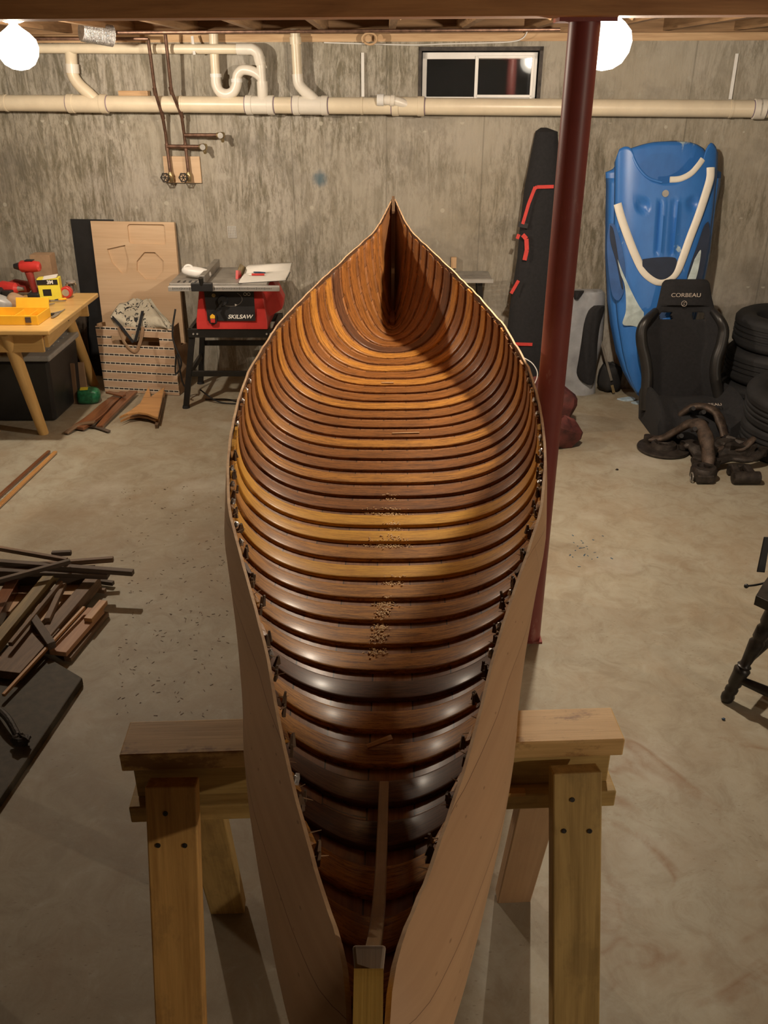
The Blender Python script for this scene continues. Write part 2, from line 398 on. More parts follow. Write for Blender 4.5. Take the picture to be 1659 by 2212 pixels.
# ceiling: subfloor, joists, blocking at the wall
ceil = thing('ceiling', None, None, (0, 1.6, 2.42)); ceil['kind'] = 'structure'
g = G(); g.box((0, .2, 2.44), (11.0, 12.6, .04)); g.build('subfloor', M['subfloor'], ceil)
JZ = 2.185
for k in range(25):
    x = -4.824+.406*k
    for (y0, y1) in ((-5.9, 2.62-.1*x), (2.82-.1*x, 6.1-.1*x)):
        g = G(); g.beam((x, y0, (JZ+2.42)/2), (x, y1-.0, (JZ+2.42)/2), .038, 2.42-JZ); g.build('joist', M['joist'], ceil)
for k in range(7):
    x = -3.2+.406*k+.203
    if k in (1, 3, 5):
        g = G(); g.beam((x-.18, 4.6, 2.3), (x+.18, 4.6, 2.3), .02, .2); g.build('blocking', M['joist'], ceil)
for k in (8, 9, 10, 12):
    x = -3.2+.406*k+.203
    g = G(); g.beam((x-.18, 4.9, 2.21), (x+.18, 4.9, 2.40), .02, .04); g.beam((x+.18, 4.93, 2.21), (x-.18, 4.93, 2.40), .02, .04); g.build('bridging', M['sill'], ceil)
wallobj('trim_1', [(-5.3, 5.3, -.01, .13, HT, HT+.042)], M['sill'])
wallobj('trim_2', [(-5.3, 5.3, .09, .13, HT+.042, 2.42)], M['joist'])
# girder over the steel column
GZ = 2.092
gp, gq = Vector((-5.3, 2.77+.53, 0)), Vector((5.3, 2.77-.53, 0))
g = G()
for k in (-1, 0, 1):
    o = Vector((.1, 1, 0)).normalized()*(.04*k)
    g.beam(gp+o+Vector((0, 0, (GZ+2.42)/2)), gq+o+Vector((0, 0, (GZ+2.42)/2)), .0395, 2.42-GZ)
g.build('girder', M['girder'], ceil, bevel=.002)
# steel column
t = NT('scuffed_red_oxide_paint'); n_ = t.noise(t.coord('obj', (7, 7, 2.2)), 1, 7, .7); n2_ = t.noise(t.coord('obj', (5, 5, 5)), 1, 3, .5)
cc_ = t.ramp(n2_, [(.3, (.20, .040, .035)), (.7, (.27, .062, .052))]); cc_ = t.mix(t.ramp(n_, [(.60, 0.0), (.66, .55)]), cc_, (.42, .24, .20)); t.col(cc_); t.set(Roughness=.42); M['colred'] = t.m
CX, CY = .562, 2.77
col = thing('steel_column', 'dark red painted round steel column standing right of the canoe', 'column', (CX, CY, 0))
g = G(); g.cyl((CX, CY, .008), (CX, CY, GZ-.01), .0445, n=40); g.build('shaft', M['colred'], col, smooth=True)
g = G(); g.box((CX, CY, .004), (.092, .092, .008)); g.build('base_plate', M['colred'], col)
g = G(); g.box((CX, CY, GZ-.005), (.16, .10, .010)); g.build('cap_plate', M['colred'], col)
g = G(); g.cyl((CX, CY, 1.62), (CX, CY, 1.625), .0447, n=40); g.build('seam', M['colred'], col)
# window
win = bpy.data.objects.new('window_1', None); C.objects.link(win); win.location = wl((WX0+WX1)/2, WZ0); ROOT['window_1'] = win.location.copy(); win['kind'] = 'structure'
def wrect(x0, x1, z0, z1, y0, y1, g):   # box in wall space, y toward the room negative
    c = wl((x0+x1)/2, (z0+z1)/2, -(y0+y1)/2); g.box(c, (x1-x0, abs(y1-y0), z1-z0), R=rot(0, 0, -math.degrees(math.atan(WS))))
g = G()
for r in ((WX0, WX0+.018, WZ0, WZ1), (WX1-.022, WX1, WZ0, WZ1), (WX0, WX1, WZ1-.022, WZ1), (WX0, WX1, WZ0, WZ0+.01)): wrect(*r, -.012, .14, g)
g.build('window_frame', M['darkiron'], win)
g = G(); i0, i1, k0, k1 = WX0+.022, WX1-.03, WZ0+.012, WZ1-.03
xm = ws(1030, 160)[0]
for r in ((i0, i0+.026, k0, k1), (i1-.032, i1, k0, k1), (i0, i1, k1-.036, k1), (i0, i1, k0, k0+.012)): wrect(*r, .02, .05, g)
g.build('sash_frame', M['white'], win, bevel=.002)
g = G()
for r in ((xm-.012, xm+.008, k0, k1-.02), (i1-.035, i1-.018, k0, k1-.02), (xm, i1-.02, k0+.008, k0+.024), (xm, i1-.02, k1-.032, k1-.018)): wrect(*r, .0, .02, g)
g.build('sliding_sash', M['white'], win, bevel=.002)
gl = NT('window_glass'); gl.set(Base_Color=(.9, .9, .9, 1), Roughness=.03, IOR=1.5); gl.b.inputs['Transmission Weight'].default_value = 1.0
g = G(); wrect(i0+.02, xm, k0+.01, k1-.02, .034, .038, g); g.build('pane', gl.m, win)
g = G(); wrect(xm, i1-.03, k0+.02, k1-.03, .008, .012, g); g.build('pane', gl.m, win)
well = NT('dark_window_well'); well.set(Base_Color=(.10, .10, .105, 1), Roughness=.8)
wallobj('trim_3', [(WX0-.1, WX1+.1, .62, .66, WZ0-.3, 2.6), (WX0-.14, WX0-.1, .2, .66, WZ0-.3, 2.6), (WX1+.1, WX1+.14, .2, .66, WZ0-.3, 2.6), (WX0-.1, WX1+.1, .2, .66, WZ0-.3, WZ0-.26), (WX0-.1, WX1+.1, .2, .66, 2.45, 2.6)], well.m)
# ------------------------------------------------------------------ lamps
globe = bpy.data.materials.new('frosted_bulb_glass'); globe.use_nodes = True; nt = globe.node_tree; nt.nodes.clear()
em = nt.nodes.new('ShaderNodeEmission'); em.inputs[0].default_value = (1, .90, .74, 1); em.inputs[1].default_value = 9
tr = nt.nodes.new('ShaderNodeBsdfTransparent'); mx = nt.nodes.new('ShaderNodeMixShader'); mx.inputs[0].default_value = .35; ou = nt.nodes.new('ShaderNodeOutputMaterial')
nt.links.new(tr.outputs[0], mx.inputs[1]); nt.links.new(em.outputs[0], mx.inputs[2]); nt.links.new(mx.outputs[0], ou.inputs[0])
LL = {'left': 'bright bare globe bulb hanging under the joists, left one', 'right': 'bright bare globe bulb hanging behind the girder near the red column', 'near': 'bare globe bulb on the ceiling above the turned-leg chair side'}
for nm, x, y, z, wt in LAMPS:
    L = thing('ceiling_bulb', LL[nm], 'light bulb', (x, y, z))
    prof = [(.001, -.092), (.035, -.086), (.065, -.068), (.086, -.035), (.093, 0), (.086, .032), (.062, .058), (.034, .078), (.02, .09), (.019, .1)]
    g = G(); g.lathe(prof, (x, y, z)); g.build('bulb_glass', globe, L, smooth=True)
    g = G(); g.lathe([(.001, .12), (.045, .12), (.05, .105), (.03, .098), (.018, .098), (.018, .092)], (x, y, z)); g.build('lamp_holder', M['white'], L, smooth=True)
    g = G(); g.box((x, y, z+.15), (.42, .07, .06)); g.build('mounting_bar', M['sill'], L)
    d = bpy.data.lights.new('bulb_light', 'POINT'); d.energy = wt; d.color = LCOL; d.shadow_soft_size = .03
    o = bpy.data.objects.new('bulb_light', d); C.objects.link(o); o.location = (x, y, z)
# ================================================================== canoe
def tab(xs, ys, sm=.06):
    gx = np.linspace(xs[0]-.4, xs[-1]+.4, 1200); gy = np.interp(gx, xs, ys)
    # linear extrapolation
    gy[gx < xs[0]] = ys[0]+(gx[gx < xs[0]]-xs[0])*(ys[1]-ys[0])/(xs[1]-xs[0]); gy[gx > xs[-1]] = ys[-1]+(gx[gx > xs[-1]]-xs[-1])*(ys[-1]-ys[-2])/(xs[-1]-xs[-2])
    k = int(3*sm/(gx[1]-gx[0])); ker = np.exp(-.5*(np.arange(-k, k+1)*(gx[1]-gx[0])/sm)**2); ker /= ker.sum()
    gp_ = np.pad(gy, k, mode='edge'); gy = np.convolve(gp_, ker, 'valid')
    return lambda d: float(np.interp(d, gx, gy))
D0, D1 = .385, 4.49
wg = tab([.38, .50, .62, .72, .82, .94, 1.03, 1.2, 1.394, 1.55, 1.785, 1.95, 2.18, 2.49, 2.94, 3.29, 3.58, 3.76, 4.06, 4.2, 4.49],
         [.010, .014, .053, .083, .111, .141, .161, .209, .267, .312, .356, .378, .40, .415, .39, .33, .255, .195, .09, .055, .004], .03)
zg = tab([.38, .42, .46, .5, .62, .72, .82, 1.0, 1.3, 1.8, 2.5, 2.94, 3.29, 3.58, 3.76, 4.06, 4.2, 4.49], [1.0, 1.10, 1.19, 1.235, 1.21, 1.2, 1.19, 1.18, 1.172, 1.17, 1.17, 1.18, 1.2, 1.23, 1.26, 1.31, 1.34, 1.405], .02)
zk = tab([.38, .42, .5, .6, .8, 1.1, 3.9, 4.12, 4.26, 4.36, 4.43, 4.49], [.985, .95, .915, .897, .888, .884, .886, .895, .925, .975, 1.06, 1.32], .02)
ee = tab([.38, .42, .5, .57, .8, .96, 1.2, 1.39, 1.79, 2.4, 3.2, 4.0, 4.49], [.0, .022, .05, .055, .056, .054, .036, .024, .009, .006, .004, .0, .0], .03)
nn_ = tab([.5, .8, 1.2, 1.8, 2.6, 3.2, 3.7, 4.1, 4.3, 4.49], [1.7, 2.1, 2.5, 2.9, 3.2, 2.9, 2.3, 1.7, 1.4, 1.3], .1)
cxl = lambda d: -.021+.015*d
def half(d, N=24):
    n = nn_(d); W_, zG, zK, e = max(wg(d), .002), zg(d), zk(d), ee(d)
    th = np.linspace(0, math.pi/2, 160); s = np.sin(th)**(2/n); v = 1-np.cos(th)**(2/n)
    x = W_*s+e*np.sin(math.pi*np.clip(v, 0, 1)**1.36); z = zK+v*(zG-zK)
    L = np.concatenate([[0], np.cumsum(np.hypot(np.diff(x), np.diff(z)))]); t = np.linspace(0, L[-1], N+1)
    return np.interp(t, L, x), np.interp(t, L, z), L[-1]
def section(d, N=24, off=0.0):
    """points from left gunwale to right gunwale, moved inward by off; returns (points, girths)"""
    x, z, L = half(d, N); X = np.concatenate([-x[::-1], x[1:]]); Z = np.concatenate([z[::-1], z[1:]])
    gx, gz = np.gradient(X), np.gradient(Z); l = np.hypot(gx, gz)+1e-9
    nx, nz = -gz/l, gx/l
    Xo = X+nx*off; Zo = Z+nz*off
    if off > 0:
        Xo = np.where(X < 0, np.minimum(Xo, -.0005), Xo); Xo = np.where(X > 0, np.maximum(Xo, .0005), Xo)
    gs = np.linspace(-L, L, 2*N+1)
    return [Vector((cxl(d)+a, d, b)) for a, b in zip(Xo, Zo)], gs
# materials with plank pattern from the 'grain' attribute: x = along the boat, y = girth
def mat_inner():
    t = NT('varnished_inner_planking'); a = t.n('ShaderNodeAttribute', attribute_name='grain'); sp = t.n('ShaderNodeSeparateXYZ'); t.l(a.outputs['Vector'], sp.inputs[0])
    br = t.n('ShaderNodeTexBrick'); t.l(a.outputs['Vector'], br.inputs['Vector']); br.offset = .37; br.inputs['Scale'].default_value = 1
    br.inputs['Brick Width'].default_value = .62; br.inputs['Row Height'].default_value = .078; br.inputs['Mortar Size'].default_value = .0016; br.inputs['Mortar Smooth'].default_value = .1
    br.inputs['Color1'].default_value = (.20, .085, .035, 1); br.inputs['Color2'].default_value = (.36, .16, .06, 1); br.inputs['Mortar'].default_value = (.02, .01, .006, 1)
    n = t.noise(t.coord('grain', (6, 110, 1)), 1, 5, .6)
    c = t.mix(t.ramp(n, [(.35, .55), (.65, 0.0)]), br.outputs['Color'], (.10, .045, .02))
    st = t.noise(t.coord('grain', (5, 5, 1)), 1, 5, .6)
    c = t.mix(t.ramp(st, [(.5, 0.0), (.75, .7)]), c, (.05, .022, .012))
    edge = t.math('GREATER_THAN', sp.outputs[2], .965)
    c = t.mix(t.math('MULTIPLY', edge, t.ramp(t.noise(t.coord('grain', (60, 20, 1)), 1, 4, .6), [(.35, .95), (.65, .6)])), c, (.022, .015, .011))
    t.col(c); t.set(Roughness=.5); t.b.inputs['Specular IOR Level'].default_value = .3; t.b.inputs['Coat Weight'].default_value = .3; t.b.inputs['Coat Roughness'].default_value = .33; t.bump(n, .15, .001)
    return t.m
def mat_outer():
    t = NT('bare_outer_planking'); a = t.n('ShaderNodeAttribute', attribute_name='grain')
    br = t.n('ShaderNodeTexBrick'); t.l(a.outputs['Vector'], br.inputs['Vector']); br.offset = .41; br.inputs['Scale'].default_value = 1
    br.inputs['Brick Width'].default_value = 2.4; br.inputs['Row Height'].default_value = .095; br.inputs['Mortar Size'].default_value = .0006; br.inputs['Mortar Smooth'].default_value = .3
    br.inputs['Color1'].default_value = (.60, .37, .20, 1); br.inputs['Color2'].default_value = (.52, .31, .165, 1); br.inputs['Mortar'].default_value = (.2, .1, .05, 1)
    n = t.noise(t.coord('grain', (2.2, 60, 1)), 1, 5, .6)
    c = t.mix(t.ramp(n, [(.35, .35), (.65, 0.0)]), br.outputs['Color'], (.40, .22, .11))
    vo = t.n('ShaderNodeTexVoronoi'); t.l(t.coord('grain', (22, 60, 1)), vo.inputs['Vector']); vo.inputs['Scale'].default_value = 1
    c = t.mix(t.ramp(vo.outputs['Distance'], [(.05, .6), (.1, 0.0)]), c, (.22, .11, .05))
    t.col(c); t.set(Roughness=.55); t.bump(n, .1, .001)
    return t.m
def mat_rib(name, light, dark, spots=.6, rough=.34):
    t = NT(name); v = t.coord('grain', (14, 190, 60)); n = t.noise(v, 1, 7, .72, .6)
    c = t.ramp(n, [(.38, dark), (.56, light)])
    f = t.noise(t.coord('grain', (46, 420, 60)), 1, 5, .75)
    c = t.mix(t.ramp(f, [(.53, 0.0), (.60, spots)]), c, mixc(dark, (.02, .01, .005), .6))
    b = t.noise(t.coord('grain', (3, 12, 5)), 1, 4, .6)
    c = t.mix(t.ramp(b, [(.5, 0.0), (.8, .55)]), c, dark)
    t.col(c); t.set(Roughness=rough+.14); t.b.inputs['Specular IOR Level'].default_value = .22; t.b.inputs['Coat Weight'].default_value = .20; t.b.inputs['Coat Roughness'].default_value = .26; t.bump(n, .12, .001)
    return t.m
R_gold = mat_rib('golden_rib_varnish', (.68, .36, .05), (.44, .20, .028), .35)
R_amb = mat_rib('amber_rib_varnish', (.50, .225, .042), (.19, .074, .017))
R_brn = mat_rib('brown_rib_varnish', (.29, .112, .026), (.105, .038, .011))
R_drk = mat_rib('dark_rib_varnish', (.13, .055, .025), (.06, .026, .013))
inner, outer = mat_inner(), mat_outer()
canoe = thing('wooden_canoe', 'long old wooden canoe hull with varnished ribs resting upright on sawhorses', 'canoe', (0, 2.5, .874))
# hull shell: inner face, outer face, rim
ds = list(np.linspace(D0, .7, 16))+list(np.linspace(.74, 4.1, 70))+list(np.linspace(4.14, D1, 14))
N = 26; g = G(); TH_ = .006
rin, rout, gin = [], [], []
for i, d in enumerate(ds):
    p, gs = section(d, N); q, _ = section(d, N, -TH_)
    # ragged sheer where the gunwales were taken off
    for k in (0, 2*N):
        jag = random.uniform(-.003, .002); p[k].z += jag; q[k].z += jag
    rin.append(p); rout.append(q); gm = gs[-1]; gin.append([(d, x+4, abs(x)/gm) for x in gs])
g.grid(rin, 0, grain=gin); g.grid(rout, 1, grain=gin)
n0 = 2*N+1; A = 0; B = len(ds)*n0
for i in range(len(ds)-1):
    for k in (0, 2*N):
        g.f.append((A+i*n0+k, A+(i+1)*n0+k, B+(i+1)*n0+k, B+i*n0+k)); g.mi.append(2)
for i in (0, len(ds)-1):
    for k in range(2*N):
        g.f.append((A+i*n0+k, A+i*n0+k+1, B+i*n0+k+1, B+i*n0+k)); g.mi.append(1)
# leave the near end open where the stem stands (split planking)
keep = [(f, m) for f, m in zip(g.f, g.mi)]
me_h = g.build('planking', [inner, outer, M['cedaredge']], canoe, smooth=True, fix=True, angle=50)
# ribs
def make_rib(dc, wid, thick, m, jag=True, tilt=0.0):
    g = G(); rows = []; gr = []; prof = [(-.5, 0.0), (-.495, .6), (-.455, .90), (-.38, 1.0), (.38, 1.0), (.455, .90), (.495, .6), (.5, 0.0)]
    top = random.uniform(.004, .02); NN = 30
    for (a, h) in prof:
        d = dc+a*wid; p, gs = section(d, NN, max(h*thick, .0003)); gm = gs[-1]
        row = [];
        for k in range(len(p)):
            row.append(p[k])
        rows.append(row); gr.append([(x, a*wid, h*.01) for x in gs])
    # trim the ends a little below the sheer, tapering toward the tip
    R = []; GR = []
    for k in range(len(rows[0])):
        fr = abs(k-NN)/NN; tp = 1.0 if fr < .93 else 1-(fr-.93)/.07*.30
        c = sum((rows[j][k] for j in range(len(prof))), Vector())/len(prof)
        line = []
        for j in range(len(prof)):
            q = rows[j][k].copy(); q.y = dc+(q.y-dc)*tp
            if fr > .99: q.z -= top
            line.append(q)
        R.append(line); GR.append([gr[j][k] for j in range(len(prof))])
    off = random.random()*20
    GR = [[(a+off, b+off*.3, c_) for a, b, c_ in r] for r in GR]
    g.grid(R, 0, grain=GR); n8 = len(prof)
    g.f.append(tuple(range(n8))); g.mi.append(0); g.f.append(tuple((len(R)-1)*n8+j for j in range(n8))[::-1]); g.mi.append(0)
    for i in range(len(R)-1): g.f.append((i*n8, (i+1)*n8, (i+1)*n8+n8-1, i*n8+n8-1)); g.mi.append(0)
    return g.build('rib', m, canoe, smooth=True, angle=60)
golden = {2, 4, 5}; semig = {8, 3, 1, 0, -1, -2, -5}; dark = {-3, -4, -6, -7, -8, -9}
kk = 0
for k in range(-10, 31):
    dc = 1.56+.0888*k+.033
    if dc > 4.22 or dc < .70: continue
    m = R_gold if k in golden else R_amb if (k in semig or random.random() < (.42 if dc < 3.0 else .10)) else R_drk if (k in dark or k == 23) else R_brn
    wd = .060 if k > -3 else .058
    make_rib(dc, wd if dc < 3.9 else .05, .0085, m)
# stems, inner stem batten and keelson
def strip(name, pts, w_, th, m, parent=canoe):
    g = G(); pp = smoothpath([Vector((cxl(p[0]) if len(p) == 2 else p[2], p[0], p[1])) for p in pts], 5)
    for i in range(len(pp)-1): pass
    vs = []; gr = []; L = 0
    for i, p in enumerate(pp):
        t = (pp[min(i+1, len(pp)-1)]-pp[max(i-1, 0)]).normalized(); n = Vector((1, 0, 0)).cross(t).normalized()
        if i: L += (p-pp[i-1]).length
        for sx, sn in ((-1, -1), (1, -1), (1, 1), (-1, 1)):
            vs.append(p+Vector((1, 0, 0))*sx*w_/2+n*sn*th/2); gr.append((L, sx*w_/2+3, sn*th/2+2))
    fs = [(i*4+k, i*4+(k+1) % 4, (i+1)*4+(k+1) % 4, (i+1)*4+k) for i in range(len(pp)-1) for k in range(4)]+[(0, 1, 2, 3), tuple((len(pp)-1)*4+k for k in (3, 2, 1, 0))]
    g.add(vs, fs, gr); return g.build(name, m, parent, bevel=.002)
o = strip('stem', [(.56, .905), (.46, .925), (.395, .975), (.375, 1.04), (.395, 1.11), (.44, 1.18), (.488, 1.228), (.50, 1.236)], .026, .024, wood('yellow_stem_wood', (.72, .44, .10), (.45, .25, .05), .55, 1, .5, (.10, .05, .02))); o['label'] = 'broken yellow stem at the near end'
g = G(); c0 = Vector((cxl(.5), .505, 1.232)); g.beam(c0+Vector((0, -.006, -.008)), c0+Vector((0, .018, .008)), .024, .010, w2=.031); g.build('stem_cap', M['oldgrey'] if False else wood('weathered_stem_end', (.34, .26, .19), (.2, .14, .1), .8, 1, .4), canoe, bevel=.003)['label'] = 'weathered grey block on the stem end'
strip('keelson_batten', [(1.06, .912, .0), (.9, .95, -.003), (.75, 1.02, -.006), (.62, 1.115, -.010), (.535, 1.205, -.013)], .0165, .010, wood('batten_wood', (.36, .22, .08), (.2, .11, .04), .45, 1.2, .2))['label'] = 'loose brown batten leaning on the stem'
strip('stem', [(4.02, .905), (4.2, .925), (4.32, .975), (4.39, 1.06), (4.43, 1.2), (4.455, 1.38)], .024, .026, M['mahog'])['label'] = 'dark curved stem at the far end'
g = G(); c1 = Vector((cxl(4.45), 4.44, 1.385)); g.beam(c1+Vector((0, -.05, -.03)), c1+Vector((0, .05, .028)), .014, .014); g.build('breasthook', M['oldbrown'], canoe)
# sliver of pale planking edge fastened outside the sheer + tacks and splinters
g = G()
for d in np.arange(.66, 3.9, .0888/2):
    for sgn in (-1, 1):
        p, _ = section(d+random.uniform(-.015, .015), 24, .004); q = p[0] if sgn < 0 else p[-1]
        q = q+Vector((0, 0, -random.uniform(.004, .02))); a = random.uniform(.006, .017 if d < 2.2 else .010)
        g.beam(q, q+Vector((-sgn*a, random.uniform(-.4, .4)*a, random.uniform(-.4, .8)*a)), .0016, .0012, w2=.0005, h2=.0005)
o = g.build('splinters', M['cedaredge'], canoe); o['kind'] = 'stuff'
g = G()
for d in np.arange(.80, 2.4, .0888):
    for sgn in (-1, 1):
        if random.random() < .5:
            p, _ = section(d+random.uniform(-.01, .01), 24, .006); q = (p[0] if sgn < 0 else p[-1])+Vector((0, 0, -.010))
            g.blob(q, (.005, .009*random.uniform(.6, 1.2), .008), n=7, m=5, noise=.3)
o = g.build('tack_heads', M['alu'], canoe); o['kind'] = 'stuff'
g = G()   # torn rib ends standing proud along the sheer
for d in np.arange(.68, 1.9, .0888):
    for sgn in (-1, 1):
        p, _ = section(d, 24, .008); q = p[0] if sgn < 0 else p[-1]
        for r in range(3):
            a = q+Vector((-sgn*random.uniform(0, .004), random.uniform(-.02, .02), -random.uniform(.0, .012)))
            g.beam(a-Vector((0, 0, .012)), a+Vector((-sgn*random.uniform(.0, .004), random.uniform(-.004, .004), .006)), .010*random.random()+.004, .005, w2=.003, h2=.003)
o = g.build('torn_rib_ends', M['oldbrown'], canoe); o['kind'] = 'stuff'
# sawdust and chips lying in the bottom
g = G()
for (px, py, nn, rx) in ((835, 1112, 90, .05), (850, 1143, 50, .016), (840, 1181, 90, .05), (850, 1168, 20, .02), (852, 1262, 45, .02), (830, 1308, 70, .02), (826, 1333, 40, .014), (822, 1360, 70, .014), (818, 1388, 30, .014), (815, 1412, 50, .02), (842, 1080, 25, .02)):
    z0 = .884; c = F(px, py, z0)
    for r in range(nn*2):
        q = Vector((c.x+random.gauss(0, rx*.6), c.y+random.gauss(0, .010), 0)); k = (q.y-1.56-.033)/.0888; onrib = abs(k-round(k))*.0888 < .031
        q.z = .8845+(.0098 if onrib else .0005)+random.random()*.001; s_ = random.uniform(.0008, .0022)
        g.box(q, (s_*2, s_, s_), R=rot(0, 0, random.random()*180))
tag(g.build('sawdust', plain('fresh_sawdust', (.80, .58, .34), .9, var=.1)), 'pale sawdust scattered along the bottom of the canoe', 'sawdust', kind='stuff')
g = G(); c = F(820, 1611, .895); g.beam(c+Vector((-.022, -.006, .003)), c+Vector((.022, .008, .012)), .009, .004, w2=.012); tag(g.build('wood_chip', M['cedaredge']), 'splintered wood chip lying in the bottom of the near end of the canoe', 'wood chip')
g = G(); c = F(838, 827, .896); g.beam(c+Vector((-.025, 0, 0)), c+Vector((.022, -.002, .001)), .006, .003); tag(g.build('wood_sliver', M['sill']), 'short pale sliver on a far rib in the middle of the canoe', 'wood chip')
g = G(); c = F(870, 936, .896); g.beam(c+Vector((-.035, 0, 0)), c+Vector((.055, .004, .001)), .005, .002); tag(g.build('wood_sliver', M['sill']), 'long thin pale sliver across a rib at the canoe midship', 'wood chip')
# ================================================================== sawhorses
def sawhorse(lab, loc, yaw, hz=.874):
    s = thing('sawhorse', lab, 'sawhorse', loc, 'sawhorses under the canoe'); L = Vector(loc); R = Matrix.Rotation(yaw, 3, 'Z')
    T = lambda x, y, z: L+R @ Vector((x, y, z))
    def bm(name, m, p, q, w_, h, up=(0, 0, 1), bev=.003):
        g = G(); g.beam(T(*p), T(*q), w_, h, up=R @ Vector(up)); return g.build(name, m, s, bevel=bev)
    bm('top_rail', [M['gluey']], (-.455, 0, hz-.019), (.455, 0, hz-.019), .0905, .038)
    bm('web_rail', [M['treated']], (-.443, 0, hz-.0825), (.443, 0, hz-.0825), .038, .089)
    bm('bottom_rail', [M['treated']], (-.455, 0, hz-.146), (.455, 0, hz-.146), .089, .038)
    sp = .32
    for (sx, sy, m) in ((-1, -1, 'pine'), (1, -1, 'treated'), (-1, 1, 'treated'), (1, 1, 'cedar')):
        x = sx*(.362); t = (hz-.045)
        top = (x, sy*(.0445+.022), t); bot = (x+sx*.014, sy*(.0445+.022+t*sp), 0.004)
        g = G(); p, q = T(*top), T(*bot); ax = (q-p).normalized(); side = R @ Vector((1, 0, 0))
        g.beam(p, q, .089, .038, up=side.cross(ax)); lg = g.build('leg', M[m], s, bevel=.003)
        if sy < 0:
            nrm = side.cross(ax); nrm = nrm if nrm.y < 0 else -nrm
            for (a, b) in ((-.01, .05), (-.025, .11), (.022, .112)):
                g = G(); c = p+side*a+ax*b+nrm*.0195; g.cyl(c, c+nrm*.0015, .0045, n=10); g.build('screw_head', M['darkiron'], lg)
    return s
yw = math.atan2(1.205-1.164, .906)
sh = sawhorse('wooden sawhorse with sloping legs carrying the near end of the canoe', (-.018, 1.232, 0), yw)
g = G(); c = P(1105, 1711, 1.19); g.beam(F(1070, 1712, .752), F(1134, 1711, .752), .014, .008); tag(g.build('wood_strip', M['pine']), 'short pale wooden strip lying on the lower rail of the sawhorse', 'wood strip')
sawhorse('wooden sawhorse standing under the far half of the canoe', (.03, 3.42, 0), .02)
# ================================================================== pipes on the back wall
def wp(px, py, off): return W(px, py, off)
main = thing('drain_pipe', 'thick cream plastic drain pipe running along the whole back wall', 'pipe', wp(830, 250, .075))
m0, m1 = wp(-60, 222, .075), wp(1720, 236, .075)
def mpt(px):  # centre of the main pipe under image column px
    a, b = wp(px, 225, .075), (m1-m0).normalized(); t = (a.x-m0.x)/b.x; return m0+b*t
g = G(); g.tube([m0, m1], .0475, 28); g.build('pipe', M['pvc'], main, smooth=True)
md = (m1-m0).normalized()
for px, L, m in ((190, .26, 'pvc'), (562, .18, 'pvcw'), (671, .22, 'pvcw'), (882, .2, 'pvc'), (1642, .07, 'pvcw')):
    c = mpt(px); g = G(); g.tube([c-md*L/2, c-md*(L/2-.003), c-md*(L/2-.04), c-md*(L/2-.043), c+md*(L/2-.043), c+md*(L/2-.04), c+md*(L/2-.003), c+md*L/2], [.050, .056, .056, .052, .052, .056, .056, .050], 28)
    cp = g.build('coupling', M[m], main, smooth=True, angle=50)
    g = G(); g.tube([c-md*(L/2+.005), c-md*(L/2-.002)], .0484, 24); g.build('primer_mark', M['purple'], cp, smooth=True)
    g = G(); g.tube([c+md*(L/2-.002), c+md*(L/2+.005)], .0484, 24); g.build('primer_mark', M['purple'], cp, smooth=True)
for px in (14, 392, 782, 1580):
    c = mpt(px); g = G(); g.tube([c-md*.007, c+md*.007], .0505, 24); b = c+Vector((0, 0, .04)); 
    g.build('hanger_ring', M['pvc'], main, smooth=True)
    if px > 400: 
        g = G(); g.beam(c+Vector((0, 0, .05))+WN*-.05, c+Vector((.0, 0, .29))+WN*-.06, .018, .006, up=WN); g.build('hanger_strap', M['white'], main)
# upper pipe with elbow down into the main pipe
up_ = thing('drain_pipe', 'thinner cream pipe above the thick one, bending down near the trap', 'pipe', wp(350, 115, .11))
pts = smoothpath([wp(545, 106, .11), wp(556, 114, .11), wp(560, 128, .105)], 5)
g = G(); g.tube([wp(-60, 104, .11), wp(300, 105.5, .11), wp(528, 106, .11)], .0275, 22); g.build('pipe', M['pvc'], up_, smooth=True)
g = G(); g.tube([wp(512, 106, .11), wp(535, 106, .11)]+pts+[wp(563, 138, .10)], .032, 22); g.build('elbow', M['pvcw'], up_, smooth=True, angle=50)
g = G(); g.tube([wp(563, 132, .10), wp(566, 182, .095)], .0275, 22); g.build('down_pipe', M['pvcw'], up_, smooth=True)
g = G(); g.tube([wp(566, 176, .095), wp(567, 192, .095), wp(567.5, 212, .085)], [.033, .033, .031], 22); g.build('reducer', M['pvcw'], up_, smooth=True, angle=50)
g = G(); g.tube([wp(557, 186, .127), wp(576, 186.5, .127)], .002, 8); 
for px in (417,):
    g = G(); g.beam(wp(px-2, 78, .10), wp(px+3, 118, .142), .016, .003, up=WN); g.build('hanger_strap', M['white'], up_)
tr_ = thing('trap_pipe', 'cream P-trap pipe with a U bend beside the upper drain pipe', 'pipe', wp(490, 205, .085))
path = smoothpath([wp(461, 70, .085), wp(463, 120, .085), wp(466, 166, .085)], 3)
g = G(); g.tube(path, .028, 22); g.build('tail_pipe', M['pvc'], tr_, smooth=True)
ub = smoothpath([wp(466, 160, .085), wp(467, 182, .085), wp(475, 198, .085), wp(490, 204, .085), wp(504, 198, .085), wp(511, 182, .085), wp(512, 168, .085)], 5)
g = G(); g.tube(ub, .031, 22); g.build('u_bend', M['pvcw'], tr_, smooth=True, angle=60)
ub = smoothpath([wp(511, 176, .085), wp(513, 162, .085), wp(522, 152, .087), wp(534, 151, .09), wp(548, 155, .093), wp(559, 162, .095), wp(566, 170, .095)], 5)
g = G(); g.tube(ub, .029, 22); g.build('trap_arm', M['pvcw'], tr_, smooth=True, angle=60)
